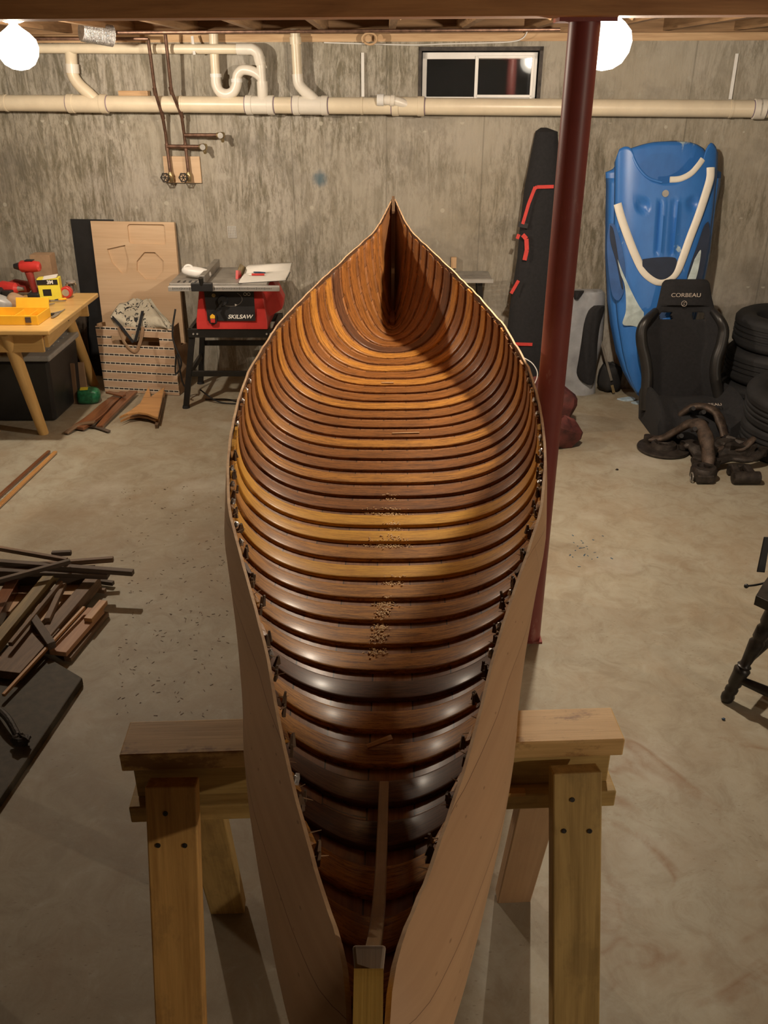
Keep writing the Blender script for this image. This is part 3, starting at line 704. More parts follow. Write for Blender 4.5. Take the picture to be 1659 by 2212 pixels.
for px, py in ((466, 163), (511, 174)):
    g = G(); g.tube([wp(px, py-4, .085), wp(px+.6, py+4, .085)], .035, 22); g.build('slip_nut', M['white'], tr_, smooth=True)
rs = thing('riser_pipe', 'cream riser pipe slanting down into the thick pipe left of the window', 'pipe', wp(655, 205, .085))
g = G(); g.tube([wp(637, 62, .085), wp(643, 168, .085)], .029, 22); g.build('pipe', M['pvc'], rs, smooth=True)
g = G(); g.tube(smoothpath([wp(642.5, 160, .085), wp(645, 180, .085), wp(655, 194, .085), wp(668, 205, .082), wp(682, 219, .08)], 5), .0325, 22); g.build('elbow', M['pvcw'], rs, smooth=True, angle=60)
g = G(); g.tube([wp(638, 80, .085), wp(639, 96, .085)], .035, 22); g.build('collar', M['pvc'], rs, smooth=True)
lr = thing('riser_pipe', 'cream riser pipe slanting into the thick pipe under the left bulb', 'pipe', wp(180, 205, .085))
g = G(); g.tube(smoothpath([wp(152, 104, .10), wp(154, 130, .085), wp(157, 160, .085), wp(170, 182, .085), wp(192, 202, .082), wp(212, 222, .078)], 5), .036, 22); g.build('pipe', M['pvc'], lr, smooth=True, angle=60)
g = G(); g.tube([wp(155, 138, .085), wp(157, 158, .085)], .041, 22); g.build('collar', M['pvcw'], lr, smooth=True)
cl = thing('cleanout_branch', 'short white capped branch pipe joining the thick pipe beside the window', 'pipe', wp(850, 222, .10))
g = G(); g.tube(smoothpath([wp(818, 216, .12), wp(845, 217, .12), wp(865, 222, .11), wp(888, 231, .09)], 5), .028, 20); g.build('pipe', M['pvcw'], cl, smooth=True, angle=60)
g = G(); g.tube([wp(815, 216, .12), wp(829, 216, .12)], .034, 20); g.build('cap', M['white'], cl, smooth=True)
g = G(); g.tube([wp(844, 217, .12), wp(852, 218, .12)], .033, 20); g.build('collar', M['pvcw'], cl, smooth=True)
# copper supply pipes
cs = [('copper_pipe', 'left one of two copper pipes bending down to the valve board', [(320, 84, .22), (325, 120, .20), (335, 198, .17), (351, 250, .09), (358, 290, .05), (361, 318, .045), (369, 382, .05)], (361, 316), (440, 317), .05),
      ('copper_pipe', 'right one of two copper pipes bending down to the valve board', [(357, 74, .22), (361, 110, .20), (370, 196, .17), (392, 248, .09), (398, 290, .05), (401, 318, .045), (408, 382, .05)], (399, 292), (478, 292), .06)]
for nm, lab, pp, h0, h1, off in cs:
    L = thing(nm, lab, 'pipe', wp(pp[-1][0], pp[-1][1], .05))
    P_ = [wp(*q) for q in pp]; g = G(); g.tube(P_, .0105, 12); g.build('riser', M['copper'], L, smooth=True, angle=60)
    for k in (2, 3, 5): g = G(); d = (P_[k+1]-P_[k-1]).normalized(); g.tube([P_[k]-d*.02, P_[k]+d*.02], .0135, 12); g.build('fitting', M['copper'], L, smooth=True)
    a, b = wp(*h0, off), wp(*h1, off+.02); g = G(); g.tube([a, b], .0115, 12); br = g.build('branch', M['copper'], L, smooth=True)
    g = G(); g.tube([b-(b-a).normalized()*.03, b, b+(b-a).normalized()*.02], [.014, .020, .016], 12); g.tube([b, b+Vector((.012, -.03, -.035))], [.014, .010], 12); g.build('spigot', M['brass'], L, smooth=True, angle=60)
    g = G(); g.tube([b+Vector((0, -.03, .0)), b+Vector((0, -.038, .0))], .018, 10); g.build('spigot_handle', M['grey'], L, smooth=True)
    v = P_[-1]; g = G(); g.tube([v+Vector((0, 0, .03)), v+Vector((0, 0, .015)), v-Vector((0, 0, .015)), v-Vector((0, 0, .03))], [.012, .018, .018, .012], 12); g.tube([v, v+WN*.05], [.012, .008], 10); g.build('valve_body', M['brass'], L, smooth=True)
    c = v+WN*.052+Vector((-.02, 0, .0)); g = G(); hp = []
    for k in range(24): a = 2*math.pi*k/24; r = .026*(1+.12*math.cos(a*6)); hp.append(c+WX*r*math.cos(a)+Vector((0, 0, r*math.sin(a))))
    g.tube(hp, .0042, 8, closed=True)
    for k in range(3): a = math.pi*k/3; dd = WX*.024*math.cos(a)+Vector((0, 0, .024*math.sin(a))); g.tube([c-dd, c+dd], .003, 6)
    g.build('valve_handle', M['darkiron'], L, smooth=True, angle=70)
g = G(); c = [wp(352, 338, 0), wp(434, 337, 0), wp(438, 394, 0), wp(358, 395, 0)]
z0, z1, xa, xb = c[3].z, c[0].z, c[0].x, c[1].x
ctr = (c[0]+c[2])/2+WN*.009
vb = tag(G().box(ctr, (.245, .016, z1-z0), R=rot(0, 0, -math.degrees(math.atan(WS)))).build('valve_board', M['ply'], bevel=.002), 'small plywood square on the wall behind the copper valves', 'board')
g = G(); g.box(wp(290, 202, .04), (.19, .045, .032), R=rot(0, 0, -5.7)); tag(g.build('wood_block', M['sill']), 'pale wooden block lying on top of the thick drain pipe left of the copper pipes', 'wood block')
g = G(); c = wp(501, 501, .004)
for k in range(6): g.box(c+WX*(-.027+.011*k), (.0025, .003, .075), R=rot(0, 0, -5.7))
for k in range(8): g.box(c+Vector((0, 0, -.037+.0105*k)), (.057, .003, .002), R=rot(0, 0, -5.7))
tag(g.build('wall_grille', M['white']), 'tiny white grid stuck on the wall above the table saw', 'grid')
# pipes, wire and duct under the joists
g = G(); g.tube([W(175, 71, .50)*1.0, W(1210, 64, .50)], .009, 10)
tag(g.build('copper_pipe', M['copper'], smooth=True), 'long thin copper pipe running level under the joists along the wall', 'pipe')
g = G(); g.tube([W(-20, 84, .32), W(320, 84, .24)], .009, 10); tag(g.build('copper_pipe', M['copper'], smooth=True), 'short level copper pipe joining the left riser near the left bulb', 'pipe')
g = G(); pts = smoothpath([wp(1140, 66, .06), wp(1130, 82, .05), wp(1105, 90, .03), wp(1040, 93, .03), wp(960, 95, .03), wp(880, 97, .03), wp(700, 92, .03)], 6); g.tube(pts, .0035, 8)
tag(g.build('white_cable', M['white'], smooth=True), 'thin white cable sagging along the sill above the window', 'cable')
g = G(); c = wp(800, 84, .06); lp = [c+WX*.035*math.cos(a)*(1+.2*k/40)+Vector((0, 0, .03*math.sin(a)))+WN*(.0006*k) for k, a in enumerate(np.linspace(0, 2*math.pi*2.6, 60))]
g.tube(lp, .006, 8); tag(g.build('cable_coil', M['sill'], smooth=True), 'small coil of pale rope hanging on the sill left of the window', 'cable')
g = G(); pa, pb = W(175, 66, .62), W(242, 78, .50); ax = (pb-pa); pts = [pa+ax*t for t in np.linspace(0, 1, 40)]
g.tube(pts, [.05+.006*(k % 2) for k in range(40)], 18); tag(g.build('foil_duct', M['foil'], smooth=False), 'crinkled foil dryer duct beside the left bulb', 'duct')
# ================================================================== left side: panels against the wall
def leaning(px_tl, px_tr, px_bl, px_br, yb, yt, zt):
    p0 = Vector((0, yb, 0)); s = Vector((0, yt-yb, zt)).normalized(); n = WX.cross(s).normalized()
    return [hit(x, y, p0, n) for x, y in (px_tl, px_tr, px_bl, px_br)], p0, n
# black panel
(c, p0, n) = leaning((185, 491), (230, 491), (224, 842), (272, 842), 6.03, 6.105, 1.1)
base = hit(224, 842, p0, n); tl = c[0]
def panel_frame(p0, n, bl, tl, br):
    ux = WX.copy(); uy = (tl-bl); uy = (uy-ux*uy.dot(ux)).normalized(); return ux, uy
ux, uy = WX, Vector((0, .07, 1)).normalized()
H_ = 1.08; o = Vector((-2.13, WY+.216-.10, 0.002))
g = G(); g.prism([(0, 0), (.3, 0), (.3, H_), (0, H_)], o, ux, uy, -.012); g2 = g
tag(g.build('black_panel', M['black']), 'narrow black sheet standing behind the tall plywood panel', 'panel')
# tall plywood panel with three pockets
pl = thing('plywood_panel', 'tall plywood panel with rounded, slanted and octagonal cutouts leaning on the wall', 'panel', (-1.8, 5.95, 0))
yb_, yt_ = 5.985, 6.085
def PL(px, py):  # image to plane of the panel front
    p0 = Vector((-1.8, yb_, 0)); n = WX.cross(Vector((0, yt_-yb_, 1.15)).normalized()).normalized(); return hit(px, py, p0, n)
O = PL(229, 843); O.z = .003; uy = Vector((0, yt_-yb_, 1.15)).normalized()
def pl2(px, py): d = PL(px, py)-O; return (d.dot(WX), d.dot(uy))
a, b, cc, dd = pl2(201, 478), pl2(381, 477), pl2(412, 845), (0, 0)
Wd = (b[0]-a[0]); Ht = (a[1]+b[1])/2
outer_l = [(a[0], 0), (a[0]+Wd, 0), (a[0]+Wd, Ht), (a[0], Ht)]
def rrect(p, q, r, n=5):
    x0, y0, x1, y1 = min(p[0], q[0]), min(p[1], q[1]), max(p[0], q[0]), max(p[1], q[1]); out = []
    for cx_, cy_, a0 in ((x1-r, y0+r, -90), (x1-r, y1-r, 0), (x0+r, y1-r, 90), (x0+r, y0+r, 180)):
        for k in range(n+1): t = math.radians(a0+90*k/n); out.append((cx_+r*math.cos(t), cy_+r*math.sin(t)))
    return out
h1 = rrect(pl2(284, 525), pl2(361, 483), .02)
h2 = [pl2(236, 537), pl2(275, 528), pl2(283, 560), pl2(280, 585), pl2(268, 590), pl2(246, 566)][::-1]
h3 = [pl2(300, 562), pl2(316, 543), pl2(339, 543), pl2(358, 562), pl2(358, 582), pl2(341, 602), pl2(318, 602), pl2(300, 583)][::-1]
g = G(); g.prism([outer_l, h1, h2, h3], O, WX, uy, .014); g.build('front_sheet', M['ply'], pl, fix=False)
g = G(); g.prism(outer_l, O+WX.cross(uy)*-.013, WX, uy, .0128); g.build('back_sheet', M['ply'], pl, fix=False)
# crate of drilled strips
t = NT('striped_drilled_plywood'); at = t.n('ShaderNodeAttribute', attribute_name='grain'); sp = t.n('ShaderNodeSeparateXYZ'); t.l(at.outputs['Vector'], sp.inputs[0])
n_ = t.noise(t.coord('grain', (6, 60, 1)), 1, 5, .6); base_c = t.ramp(n_, [(.3, (.46, .31, .20)), (.7, (.58, .41, .28))])
vv = t.math('ABSOLUTE', t.math('SUBTRACT', t.math('FRACT', t.math('DIVIDE', t.math('ADD', sp.outputs[1], .0), .0595)), .5))
dash = t.math('MULTIPLY', t.math('LESS_THAN', vv, .085), t.math('LESS_THAN', t.math('FRACT', t.math('DIVIDE', sp.outputs[0], .036)), .86))
line = t.math('LESS_THAN', vv, .145)
c_ = t.mix(line, base_c, (.72, .66, .55)); c_ = t.mix(dash, c_, (.035, .03, .028)); t.col(c_); t.set(Roughness=.6); M['striped'] = t.m
cr = thing('storage_crate', 'plywood crate with dashed black and white stripes and a handle slot', 'crate', (-1.66, 5.78, 0))
A_, B_ = F(229, 845), F(389, 854); uxc = (B_-A_); Lc = uxc.length; uxc.normalize(); nyc = Vector((0, 0, 1)).cross(uxc)  # points away from camera
Hc = .455
def sg(g): return g
front = [(0, 0), (Lc, 0), (Lc, Hc), (0, Hc)]; slot = [(.10, .335), (.44, .335), (.44, .395), (.10, .395)]
g = G(); g.prism([front, slot[::-1]], A_+Vector((0, 0, .003)), uxc, (0, 0, 1), .012)
for k in range(len(g.g)): q = g.v[k]-A_; g.g[k] = Vector((q.dot(uxc), q.z, 0))
g.build('front_panel', M['striped'], cr, fix=False)
for nm, x in (('side_panel', 0.0), ('side_panel', Lc-.012)):
    g = G(); q = A_+uxc*(x)+nyc*.0135+Vector((0, 0, .003)); g.prism([(0, 0), (.20, 0), (.20, .30), (.10, .31), (.10, Hc+.015 if x else Hc), (0, Hc+.01)], q, nyc, (0, 0, 1), .012); g.build(nm, M['card'] if x else M['ply'], cr)
g = G(); g.prism([(0, 0), (Lc, 0), (Lc, .30), (0, .30)], A_+nyc*.222+Vector((0, 0, .003)), uxc, (0, 0, 1), .010); g.build('back_panel', M['card'], cr)
g = G(); g.prism([(0.013, 0), (Lc-.013, 0), (Lc-.013, .19), (.013, .19)], A_+nyc*.0145+Vector((0, 0, .012)), uxc, nyc, .006); g.build('bottom', M['card'], cr)
# tote bag stuffed in the crate
t = NT('cream_cloth_with_black_sprigs'); v = t.coord('grain', (30, 30, 30)); n1 = t.noise(v, 1, 3, .5, 1.5); n2 = t.noise(t.coord('grain', (9, 9, 9)), 1, 2, .5)
spg = t.math('MULTIPLY', t.math('GREATER_THAN', n1, .57), t.math('GREATER_THAN', n2, .50))
t.col(t.mix(spg, (.46, .42, .33), (.02, .02, .02))); t.set(Roughness=.9); t.bump(t.noise(t.coord('grain', (20, 20, 20)), 1, 3, .5), .5, .02); M['sprig'] = t.m
tb = thing('tote_bag', 'cream tote bag with black sprig pattern stuffed in the striped crate', 'bag', A_+Vector((.25, .08, .40)))
def cr_pt(px, py, dep): return hit(px, py, A_+nyc*dep, nyc)
dp = .10
outl = [(239, 682, .05), (248, 668, .08), (258, 655, .12), (272, 653, .12), (288, 644, .14), (305, 650, .12), (318, 644, .14), (330, 662, .10), (348, 685, .06), (360, 705, .02)]
low = [(239, 688, .03), (246, 700, .02), (256, 712, .015), (268, 722, .010), (288, 737, -.015), (296, 737, -.015), (312, 728, .01), (326, 716, .01), (345, 712, .01), (361, 712, .01)]
rows = []
for t_ in np.linspace(0, 1, 9):
    row = []
    for (a1, b1, d1), (a2, b2, d2) in zip(outl, low):
        x, y = a1+(a2-a1)*t_, b1+(b2-b1)*t_; dep = d1+(d2-d1)*t_-.045*math.sin(math.pi*t_)+.010*math.sin(x*.31+y*.22); row.append(cr_pt(x, y, dep))
    rows.append(row)
rows = list(map(list, zip(*rows))); rows = [smoothpath(r, 2) for r in rows]
g = G(); g.grid(rows); g.build('cloth_front', M['sprig'], tb, smooth=True, solid=.004, angle=60)
rb = [[p+nyc*(.05+.06*math.sin(math.pi*i/(len(r)-1)))+Vector((0, 0, -.012)) for i, p in enumerate(r)] for r in rows]
g = G(); g.grid(rb); g.build('cloth_back', M['sprig'], tb, smooth=True, solid=.004, angle=60)
for pp in ([(242, 684, .0), (262, 706, -.03), (288, 740, -.03)], [(308, 672, .035), (302, 700, -.02), (292, 738, -.03)]):
    q = [cr_pt(*u) for u in pp]; g = G()
    for i in range(2): g.beam(q[i], q[i+1], .018, .004, up=(0, -1, .2))
    g.build('strap', M['blackcloth'], tb)
g = G()
pth = smoothpath([cr_pt(256, 708, -.02), cr_pt(270, 742, -.018), cr_pt(291, 760, -.016), cr_pt(303, 738, -.018), cr_pt(309, 706, -.02)], 6)
g.tube(pth, .011, 8, flat=.25, up=nyc); g.build('strap_shadow', M['card'], tb, smooth=True)  # tan tube standing in for the shadow arc below the straps
# ------------------------------------------------------------------ workbench table
tbz = .70
wt = thing('work_table', 'yellow pine work table covered with tools on the left edge', 'table', (-2.5, 5.35, 0))
fr, br_ = F(100, 712, tbz), F(192, 631, tbz)
g = G(); g.prism([(0, 0), (1.1, 0), (1.1, br_.y-fr.y), (0, br_.y-fr.y)][::1], Vector((fr.x-1.08, fr.y-.02, tbz-.028)), (1, 0, 0), (0, 1, 0), .028)
g.build('tabletop', M['table'], wt, bevel=.006)
xr = fr.x+.0; 
for (x, y, m) in ((-2.075, 4.90, 0), (-2.045, 5.83, 0), (-3.02, 4.90, 0), (-3.02, 5.83, 0)):
    tx = x-.03 if x > -2.5 else x+.03; ty = fr.y+.05 if y < 5 else br_.y-.06
    g = G(); g.tube([(x, y, .001), (tx, ty, tbz-.03)], [.030, .040], 18); g.build('leg', M['table'], wt, smooth=True)
g = G(); g.beam((-3.0, fr.y+.05, tbz-.085), (xr-.05, fr.y+.05, tbz-.085), .022, .11); g.build('apron', M['table'], wt)
g = G(); g.beam((xr-.04, fr.y+.07, tbz-.075), (br_.x-.05, br_.y-.08, tbz-.075), .022, .09); g.build('apron', M['table'], wt)
g = G(); g.beam((-3.0, br_.y-.06, tbz-.085), (xr-.05, br_.y-.06, tbz-.085), .022, .11); g.build('apron', M['table'], wt)
T0 = tbz+.001
def on(px, py, z=T0): return F(px, py, z)
# yellow organizer
c0 = on(-4, 706); oz = thing('parts_organizer', 'open yellow plastic parts tray at the front of the work table', 'tool tray', c0)
g = G(); w_, dpt, h_ = .30, .20, .052; cx_, cy_ = c0.x+.06, c0.y+.14
for b in (((cx_, cy_, T0+.003), (w_, dpt, .006)), ((cx_-w_/2, cy_, T0+h_/2), (.006, dpt, h_)), ((cx_+w_/2, cy_, T0+h_/2), (.006, dpt, h_)), ((cx_, cy_-dpt/2, T0+h_/2), (w_, .006, h_)), ((cx_, cy_+dpt/2, T0+h_/2), (w_, .006, h_)), ((cx_, cy_, T0+h_*.4), (.004, dpt, h_*.7)), ((cx_+.08, cy_, T0+h_*.4), (.004, dpt, h_*.7)), ((cx_-.08, cy_-.04, T0+h_*.4), (.16, .004, h_*.7))): g.box(*b)
g.build('tray', M['yellow'], oz, bevel=.002)
g = G(); g.box((cx_+.05, cy_+dpt/2+.02, T0+h_+.02), (.19, .012, .06), R=rot(-20, 0, 0)); g.build('flap', M['yellow'], oz, bevel=.002)
g = G(); g.box((cx_+.10, cy_-dpt/2-.006, T0+.03), (.03, .008, .03)); g.build('latch', M['oldgrey'], oz)
g = G()
for k in range(40): g.box((cx_-.03+random.uniform(-.03, .03), cy_+random.uniform(-.05, .05), T0+.009+random.random()*.01), (.012, .003, .003), R=rot(0, 0, random.random()*180))
tag(g.build('screws', M['darkiron']), 'heap of small dark screws in the yellow tray', 'screws', kind='stuff')
# cordless drill standing on its battery
c0 = on(80, 645); dr = thing('cordless_drill', 'red and black cordless drill standing upright on the work table', 'power tool', c0)
x, y, z = c0
g = G(); g.box((x, y, z+.022), (.075, .11, .042)); g.build('battery', M['black'], dr, bevel=.008)
g = G(); g.tube([(x-.005, y, z+.04), (x-.012, y, z+.10), (x-.02, y, z+.165)], [.018, .021, .026], 14); g.build('grip', M['darkred'], dr, smooth=True)
g = G(); g.tube([(x-.075, y+.01, z+.196), (x-.06, y+.01, z+.196), (x+.0, y, z+.198), (x+.05, y-.005, z+.198), (x+.058, y-.005, z+.198)], [.025, .036, .037, .030, .02], 18); g.build('motor_housing', M['red'], dr, smooth=True)
g = G(); g.tube([(x-.11, y+.012, z+.196), (x-.075, y+.01, z+.196)], [.015, .025], 14); g.build('chuck', M['black'], dr, smooth=True)
g = G(); g.box((x-.005, y, z+.235), (.05, .04, .006)); g.build('top_grip', M['black'], dr, bevel=.002)
# respirator filter box 3M
c0 = on(108, 648); bx = thing('filter_box', 'yellow and black box lettered 3M behind the drill', 'box', c0); x, y, z = c0
g = G(); g.box((x, y+.04, z+.065), (.13, .07, .13), R=rot(0, 0, 8)); g.build('box_body', M['lemon'], bx, bevel=.001)
g = G(); g.box((x, y+.0025, z+.108), (.124, .004, .030), R=rot(0, 0, 8)); g.build('black_band', M['black'], bx)
g = G(); g.box((x+.012, y+.035, z+.134), (.085, .06, .006), R=rot(6, -8, 8)); g.build('open_flap', M['paper'], bx)
text('lettering', '3M', .03, (x+.018, y+.0005, z+.108), (math.cos(.14), math.sin(.14), 0), (0, 0, 1), M['paper'], bx, .0006, bold=.001)
g = G(); g.box((x-.01, y-.0006+.004, z+.045), (.05, .004, .04), R=rot(0, 0, 8)); g.build('printed_picture', M['black'], bx)
c0 = on(103, 618); g = G(); g.box((c0.x, min(c0.y, 5.86), T0+.105), (.13, .10, .21)); 
cb = tag(g.build('cardboard_box', M['card'], bevel=.001), 'plain brown box standing behind the yellow 3M box', 'box')
# power tools lying at the back left
for k, (px, py, m, lab) in enumerate(((18, 640, 'red', 'red power tool lying at the far left of the table'), (45, 636, 'darkred', 'dark red power tool lying left of the upright drill'))):
    c0 = on(px, py); L = thing('power_tool', lab, 'power tool', c0); x, y, z = c0
    g = G(); g.tube([(x-.07, y, z+.05), (x-.02, y, z+.055), (x+.06, y-.01, z+.05), (x+.075, y-.01, z+.05)], [.028, .042, .036, .02], 16); g.build('body', M[m], L, smooth=True)
    g = G(); g.tube([(x-.02, y-.02, z+.05), (x-.03, y-.10, z+.028)], [.022, .02], 12); g.build('grip', M['black'], L, smooth=True)
    g = G(); g.box((x-.03, y-.12, z+.028), (.06, .05, .05)); g.build('battery', M['black'], L, bevel=.006)
    g = G(); g.tube([(x+.07, y-.01, z+.05), (x+.11, y-.012, z+.05)], [.017, .010], 12); g.build('chuck', M['grey'], L, smooth=True)
for (px, py, w1, m, lab) in ((5, 672, .14, 'greyplastic', 'clear grey plastic container lying open behind the yellow tray'), (36, 668, .10, 'card', 'tan sanding sponge tub leaning behind the yellow tray')):
    c0 = on(px, py); g = G(); g.blob(c0+Vector((0, 0, .045)), (w1/2, .06, .045), M=rot(0, 25, 10), pw=.6); tag(g.build('container', M[m], smooth=True), lab, 'container')
# tape measure
c0 = on(146, 643); tm = thing('tape_measure', 'round red and silver tape measure on the work table', 'tape measure', c0)
g = G(); g.tube([c0+Vector((0, -.02, .035)), c0+Vector((0, .02, .035))], .036, 24); g.build('case', M['red'], tm, smooth=True, bevel=.005)
g = G(); g.tube([c0+Vector((0, -.023, .035)), c0+Vector((0, -.019, .035))], .022, 20); g.build('label_disc', M['alu'], tm)
c0 = on(156, 632); jr = thing('glass_jar', 'small clear jar at the back right of the work table', 'jar', c0)
g = G(); g.lathe([(.0, 0), (.034, 0), (.036, .01), (.036, .05), (.028, .06), (.028, .064)], c0, n=20); g.build('jar_body', gl.m, jr, smooth=True)
g = G(); g.cyl(c0+Vector((0, 0, .064)), c0+Vector((0, 0, .074)), .03); g.build('lid', M['alu'], jr, smooth=True)
# little hand tools
def tool(name, lab, cat, a, b, m, r=.009, m2=None, flat=.6, f=.5):
    a, b = on(*a, T0+r*flat+.001), on(*b, T0+r*flat+.001); L = thing(name, lab, cat, (a+b)/2-Vector((0, 0, r*flat+.001))); mid = a+(b-a)*f
    g = G(); g.tube([a, a+(mid-a)*.15, a+(mid-a)*.8, mid], [r*.7, r, r, r*.6], 10, flat=flat); g.build('handle', M[m], L, smooth=True)
    g = G(); g.tube([mid, b], [r*.4, r*.25], 8); g.build('blade', M[m2 or 'grey'], L, smooth=True)
tool('utility_knife', 'yellow and black utility knife on the work table', 'knife', (143, 645), (118, 648), 'yellow', .014, 'black', .5, .7)
tool('screwdriver', 'screwdriver with an orange handle near the table front edge', 'screwdriver', (88, 662), (118, 655), 'orange', .011)
tool('marker_pen', 'short white capped marker near the table edge', 'pen', (88, 671), (106, 667), 'paper', .011, 'card', .8, .8)
tool('chisel', 'dark chisel lying across the work table', 'chisel', (78, 650), (142, 650), 'oldbrown', .012)
tool('pliers', 'grey pliers lying on the table edge', 'pliers', (100, 682), (132, 672), 'darkiron', .013, 'grey', .5)
tool('wrench', 'silver wrench sticking over the table edge', 'wrench', (112, 686), (140, 668), 'grey', .011, 'grey', .4)
tool('wood_rasp', 'wooden handled rasp behind the yellow tray', 'rasp', (58, 664), (84, 654), 'cane', .016)
# clamp hanging at the table edge
c0 = P(88, 700, 4.98); cp_ = thing('bar_clamp', 'bar clamp with red handles hanging at the table edge', 'clamp', (c0.x, c0.y, .52))
g = G(); a, b = P(105, 682, 5.0), P(112, 732, 4.98); g.beam(a, b, .016, .006); g.build('bar', M['grey'], cp_)
g = G(); a, b = P(84, 700, 5.0), P(91, 735, 4.98); g.beam(a, b, .026, .016, w2=.036); g.build('handle', M['red'], cp_, bevel=.004)
g = G(); a, b = P(93, 702, 5.02), P(99, 730, 5.0); g.beam(a, b, .018, .014); g.build('trigger', M['red'], cp_, bevel=.004)
g = G(); a, b = P(98, 693, 5.0), P(116, 700, 5.0); g.beam(a, b, .02, .03); g.build('jaw', M['black'], cp_, bevel=.003)
g = G(); pts = smoothpath([P(120, 676, 5.2), P(135, 684, 5.15), P(150, 680, 5.2), P(142, 700, 5.2), P(128, 694, 5.15), P(148, 690, 5.2), P(125, 706, 5.2)], 6); g.tube(pts, .006, 8)
tag(g.build('extension_cord', M['black'], smooth=True), 'black power cord dangling over the right edge of the work table', 'cord')
# dark sack hanging under the table
rows = []
for i, t_ in enumerate(np.linspace(0, 1, 14)):
    row = []
    for k in range(17):
        s_ = k/16; px = 128+(186-128)*s_+(6*t_); py = 650+(795-650)*t_+6*math.sin(s_*9); row.append(P(px, py, 5.98-.03*math.sin(math.pi*s_)-.012*math.sin(k*1.7+i*.5)))
    rows.append(row)
g = G(); g.grid(rows); tag(g.build('hanging_sack', plain('dark_brown_sack', (.055, .04, .028), .9, var=.5, scale=6), smooth=True, solid=.01), 'dark brown sack hanging behind the table legs', 'sack')
# tote box with grey lid
tz = thing('storage_tote', 'black plastic tote with a grey lid under the work table', 'storage box', (-2.5, 5.4, 0))
a = F(128, 914); b = F(163, 870); wx = .62; g = G()
yf = a.y; zt = .40; ybk = 5.62
vs = [Vector((a.x-wx+.06, yf+.03, .001)), Vector((a.x-.03, yf+.03, .001)), Vector((a.x-.01, ybk-.05, .001)), Vector((a.x-wx+.06, ybk-.05, .001)),
      Vector((a.x-wx, yf, zt)), Vector((a.x+.0, yf, zt)), Vector((a.x+.0, ybk, zt)), Vector((a.x-wx, ybk, zt))]
g.add(vs, [(3, 2, 1, 0), (4, 5, 6, 7), (0, 1, 5, 4), (1, 2, 6, 5), (2, 3, 7, 6), (3, 0, 4, 7)]); g.build('body', M['black'], tz, bevel=.02)
g = G(); g.box((a.x-wx/2, (yf+ybk)/2, zt+.018), (wx+.03, ybk-yf+.03, .035)); g.build('lid', M['greyplastic'], tz, bevel=.008)
g = G()
for k in range(5): g.box((a.x-.09, yf+.12+.09*k, zt+.039), (.12, .02, .008))
g.build('lid_ribs', M['greyplastic'], tz, bevel=.002)
g = G(); g.blob((a.x-.38, yf+.06, zt+.042), (.15, .07, .008), noise=.2); tag(g.build('cloth_rag', M['card'], smooth=True), 'tan rag lying on the grey tote lid', 'rag')
for (p_, q_, w_, lab) in (((146, 785), (160, 872), .05, 'narrow brown offcut standing beside the black tote'), ((160, 783), (176, 850), .09, 'wider brown offcut standing behind the green pack')):
    bot = F(q_[0], q_[1]); top = P(p_[0]+6, p_[1], bot.y+.02); g = G(); g.beam(bot+Vector((0, 0, .002)), top, w_, .018, up=(0, -1, 0)); tag(g.build('board_offcut', M['oldbrown'] if w_ < .06 else M['card']), lab, 'board')
# green pack
c0 = F(188, 876); gp_ = thing('green_pack', 'green foil wrapped pack on the floor beside the table leg', 'package', c0)
g = G(); g.blob(c0+Vector((0, .06, .05)), (.075, .055, .05), M=rot(0, 0, 12), pw=.55, noise=.05); g.build('wrapping', M['green'], gp_, smooth=True, angle=50)
g = G(); g.box(c0+Vector((-.02, .05, .1)), (.05, .05, .004), R=rot(0, 0, 12)); g.build('yellow_label', M['lemon'], gp_)
# ------------------------------------------------------------------ boat pieces on the floor
def plank_curve(name, lab, cat, pts, w_, th, m):
    g = G(); pp = smoothpath(pts, 5); vs = []; gr = []; L = 0
    for i, p in enumerate(pp):
        tt = (pp[min(i+1, len(pp)-1)]-pp[max(i-1, 0)]).normalized(); s_ = Vector((0, 0, 1)).cross(tt).normalized(); ww = w_(i/(len(pp)-1)) if callable(w_) else w_
        if i: L += (p-pp[i-1]).length
        for a, b in ((-1, -1), (1, -1), (1, 1), (-1, 1)): vs.append(p+s_*a*ww/2+Vector((0, 0, b*th/2))); gr.append((L, a*ww/2, b*th/2))
    fs = [(i*4+k, i*4+(k+1) % 4, (i+1)*4+(k+1) % 4, (i+1)*4+k) for i in range(len(pp)-1) for k in range(4)]+[(0, 1, 2, 3), tuple((len(pp)-1)*4+k for k in (3, 2, 1, 0))]
    g.add(vs, fs, gr); return tag(g.build(name, M[m], bevel=.003), lab, cat)
plank_curve('canoe_thwart', 'long dark varnished thwart lying on the floor before the crate', 'thwart', [F(268, 848, .02), F(235, 872, .03), F(205, 900, .03), F(168, 925, .02)], lambda t: .055+.035*math.sin(math.pi*t*.7), .02, 'mahog')
plank_curve('canoe_thwart', 'shorter varnished thwart with a rounded end beside the long one', 'thwart', [F(288, 846, .03), F(262, 872, .03), F(235, 900, .025), F(215, 922, .02)], lambda t: .06-.02*t, .02, 'mahog')
plank_curve('loose_board', 'short dark slat at the near end of the thwarts', 'slat', [F(205, 912, .045), F(170, 918, .03), F(142, 936, .012)], .035, .012, 'oldbrown')
plank_curve('loose_board', 'dark flat slat under the thwarts pointing to the canoe', 'slat', [F(160, 922, .012), F(200, 921, .012), F(236, 932, .012)], .025, .010, 'oldgrey')
plank_curve('loose_board', 'small crosswise varnished slat before the striped crate', 'slat', [F(232, 847, .05), F(268, 855, .055)], .035, .012, 'mahog')
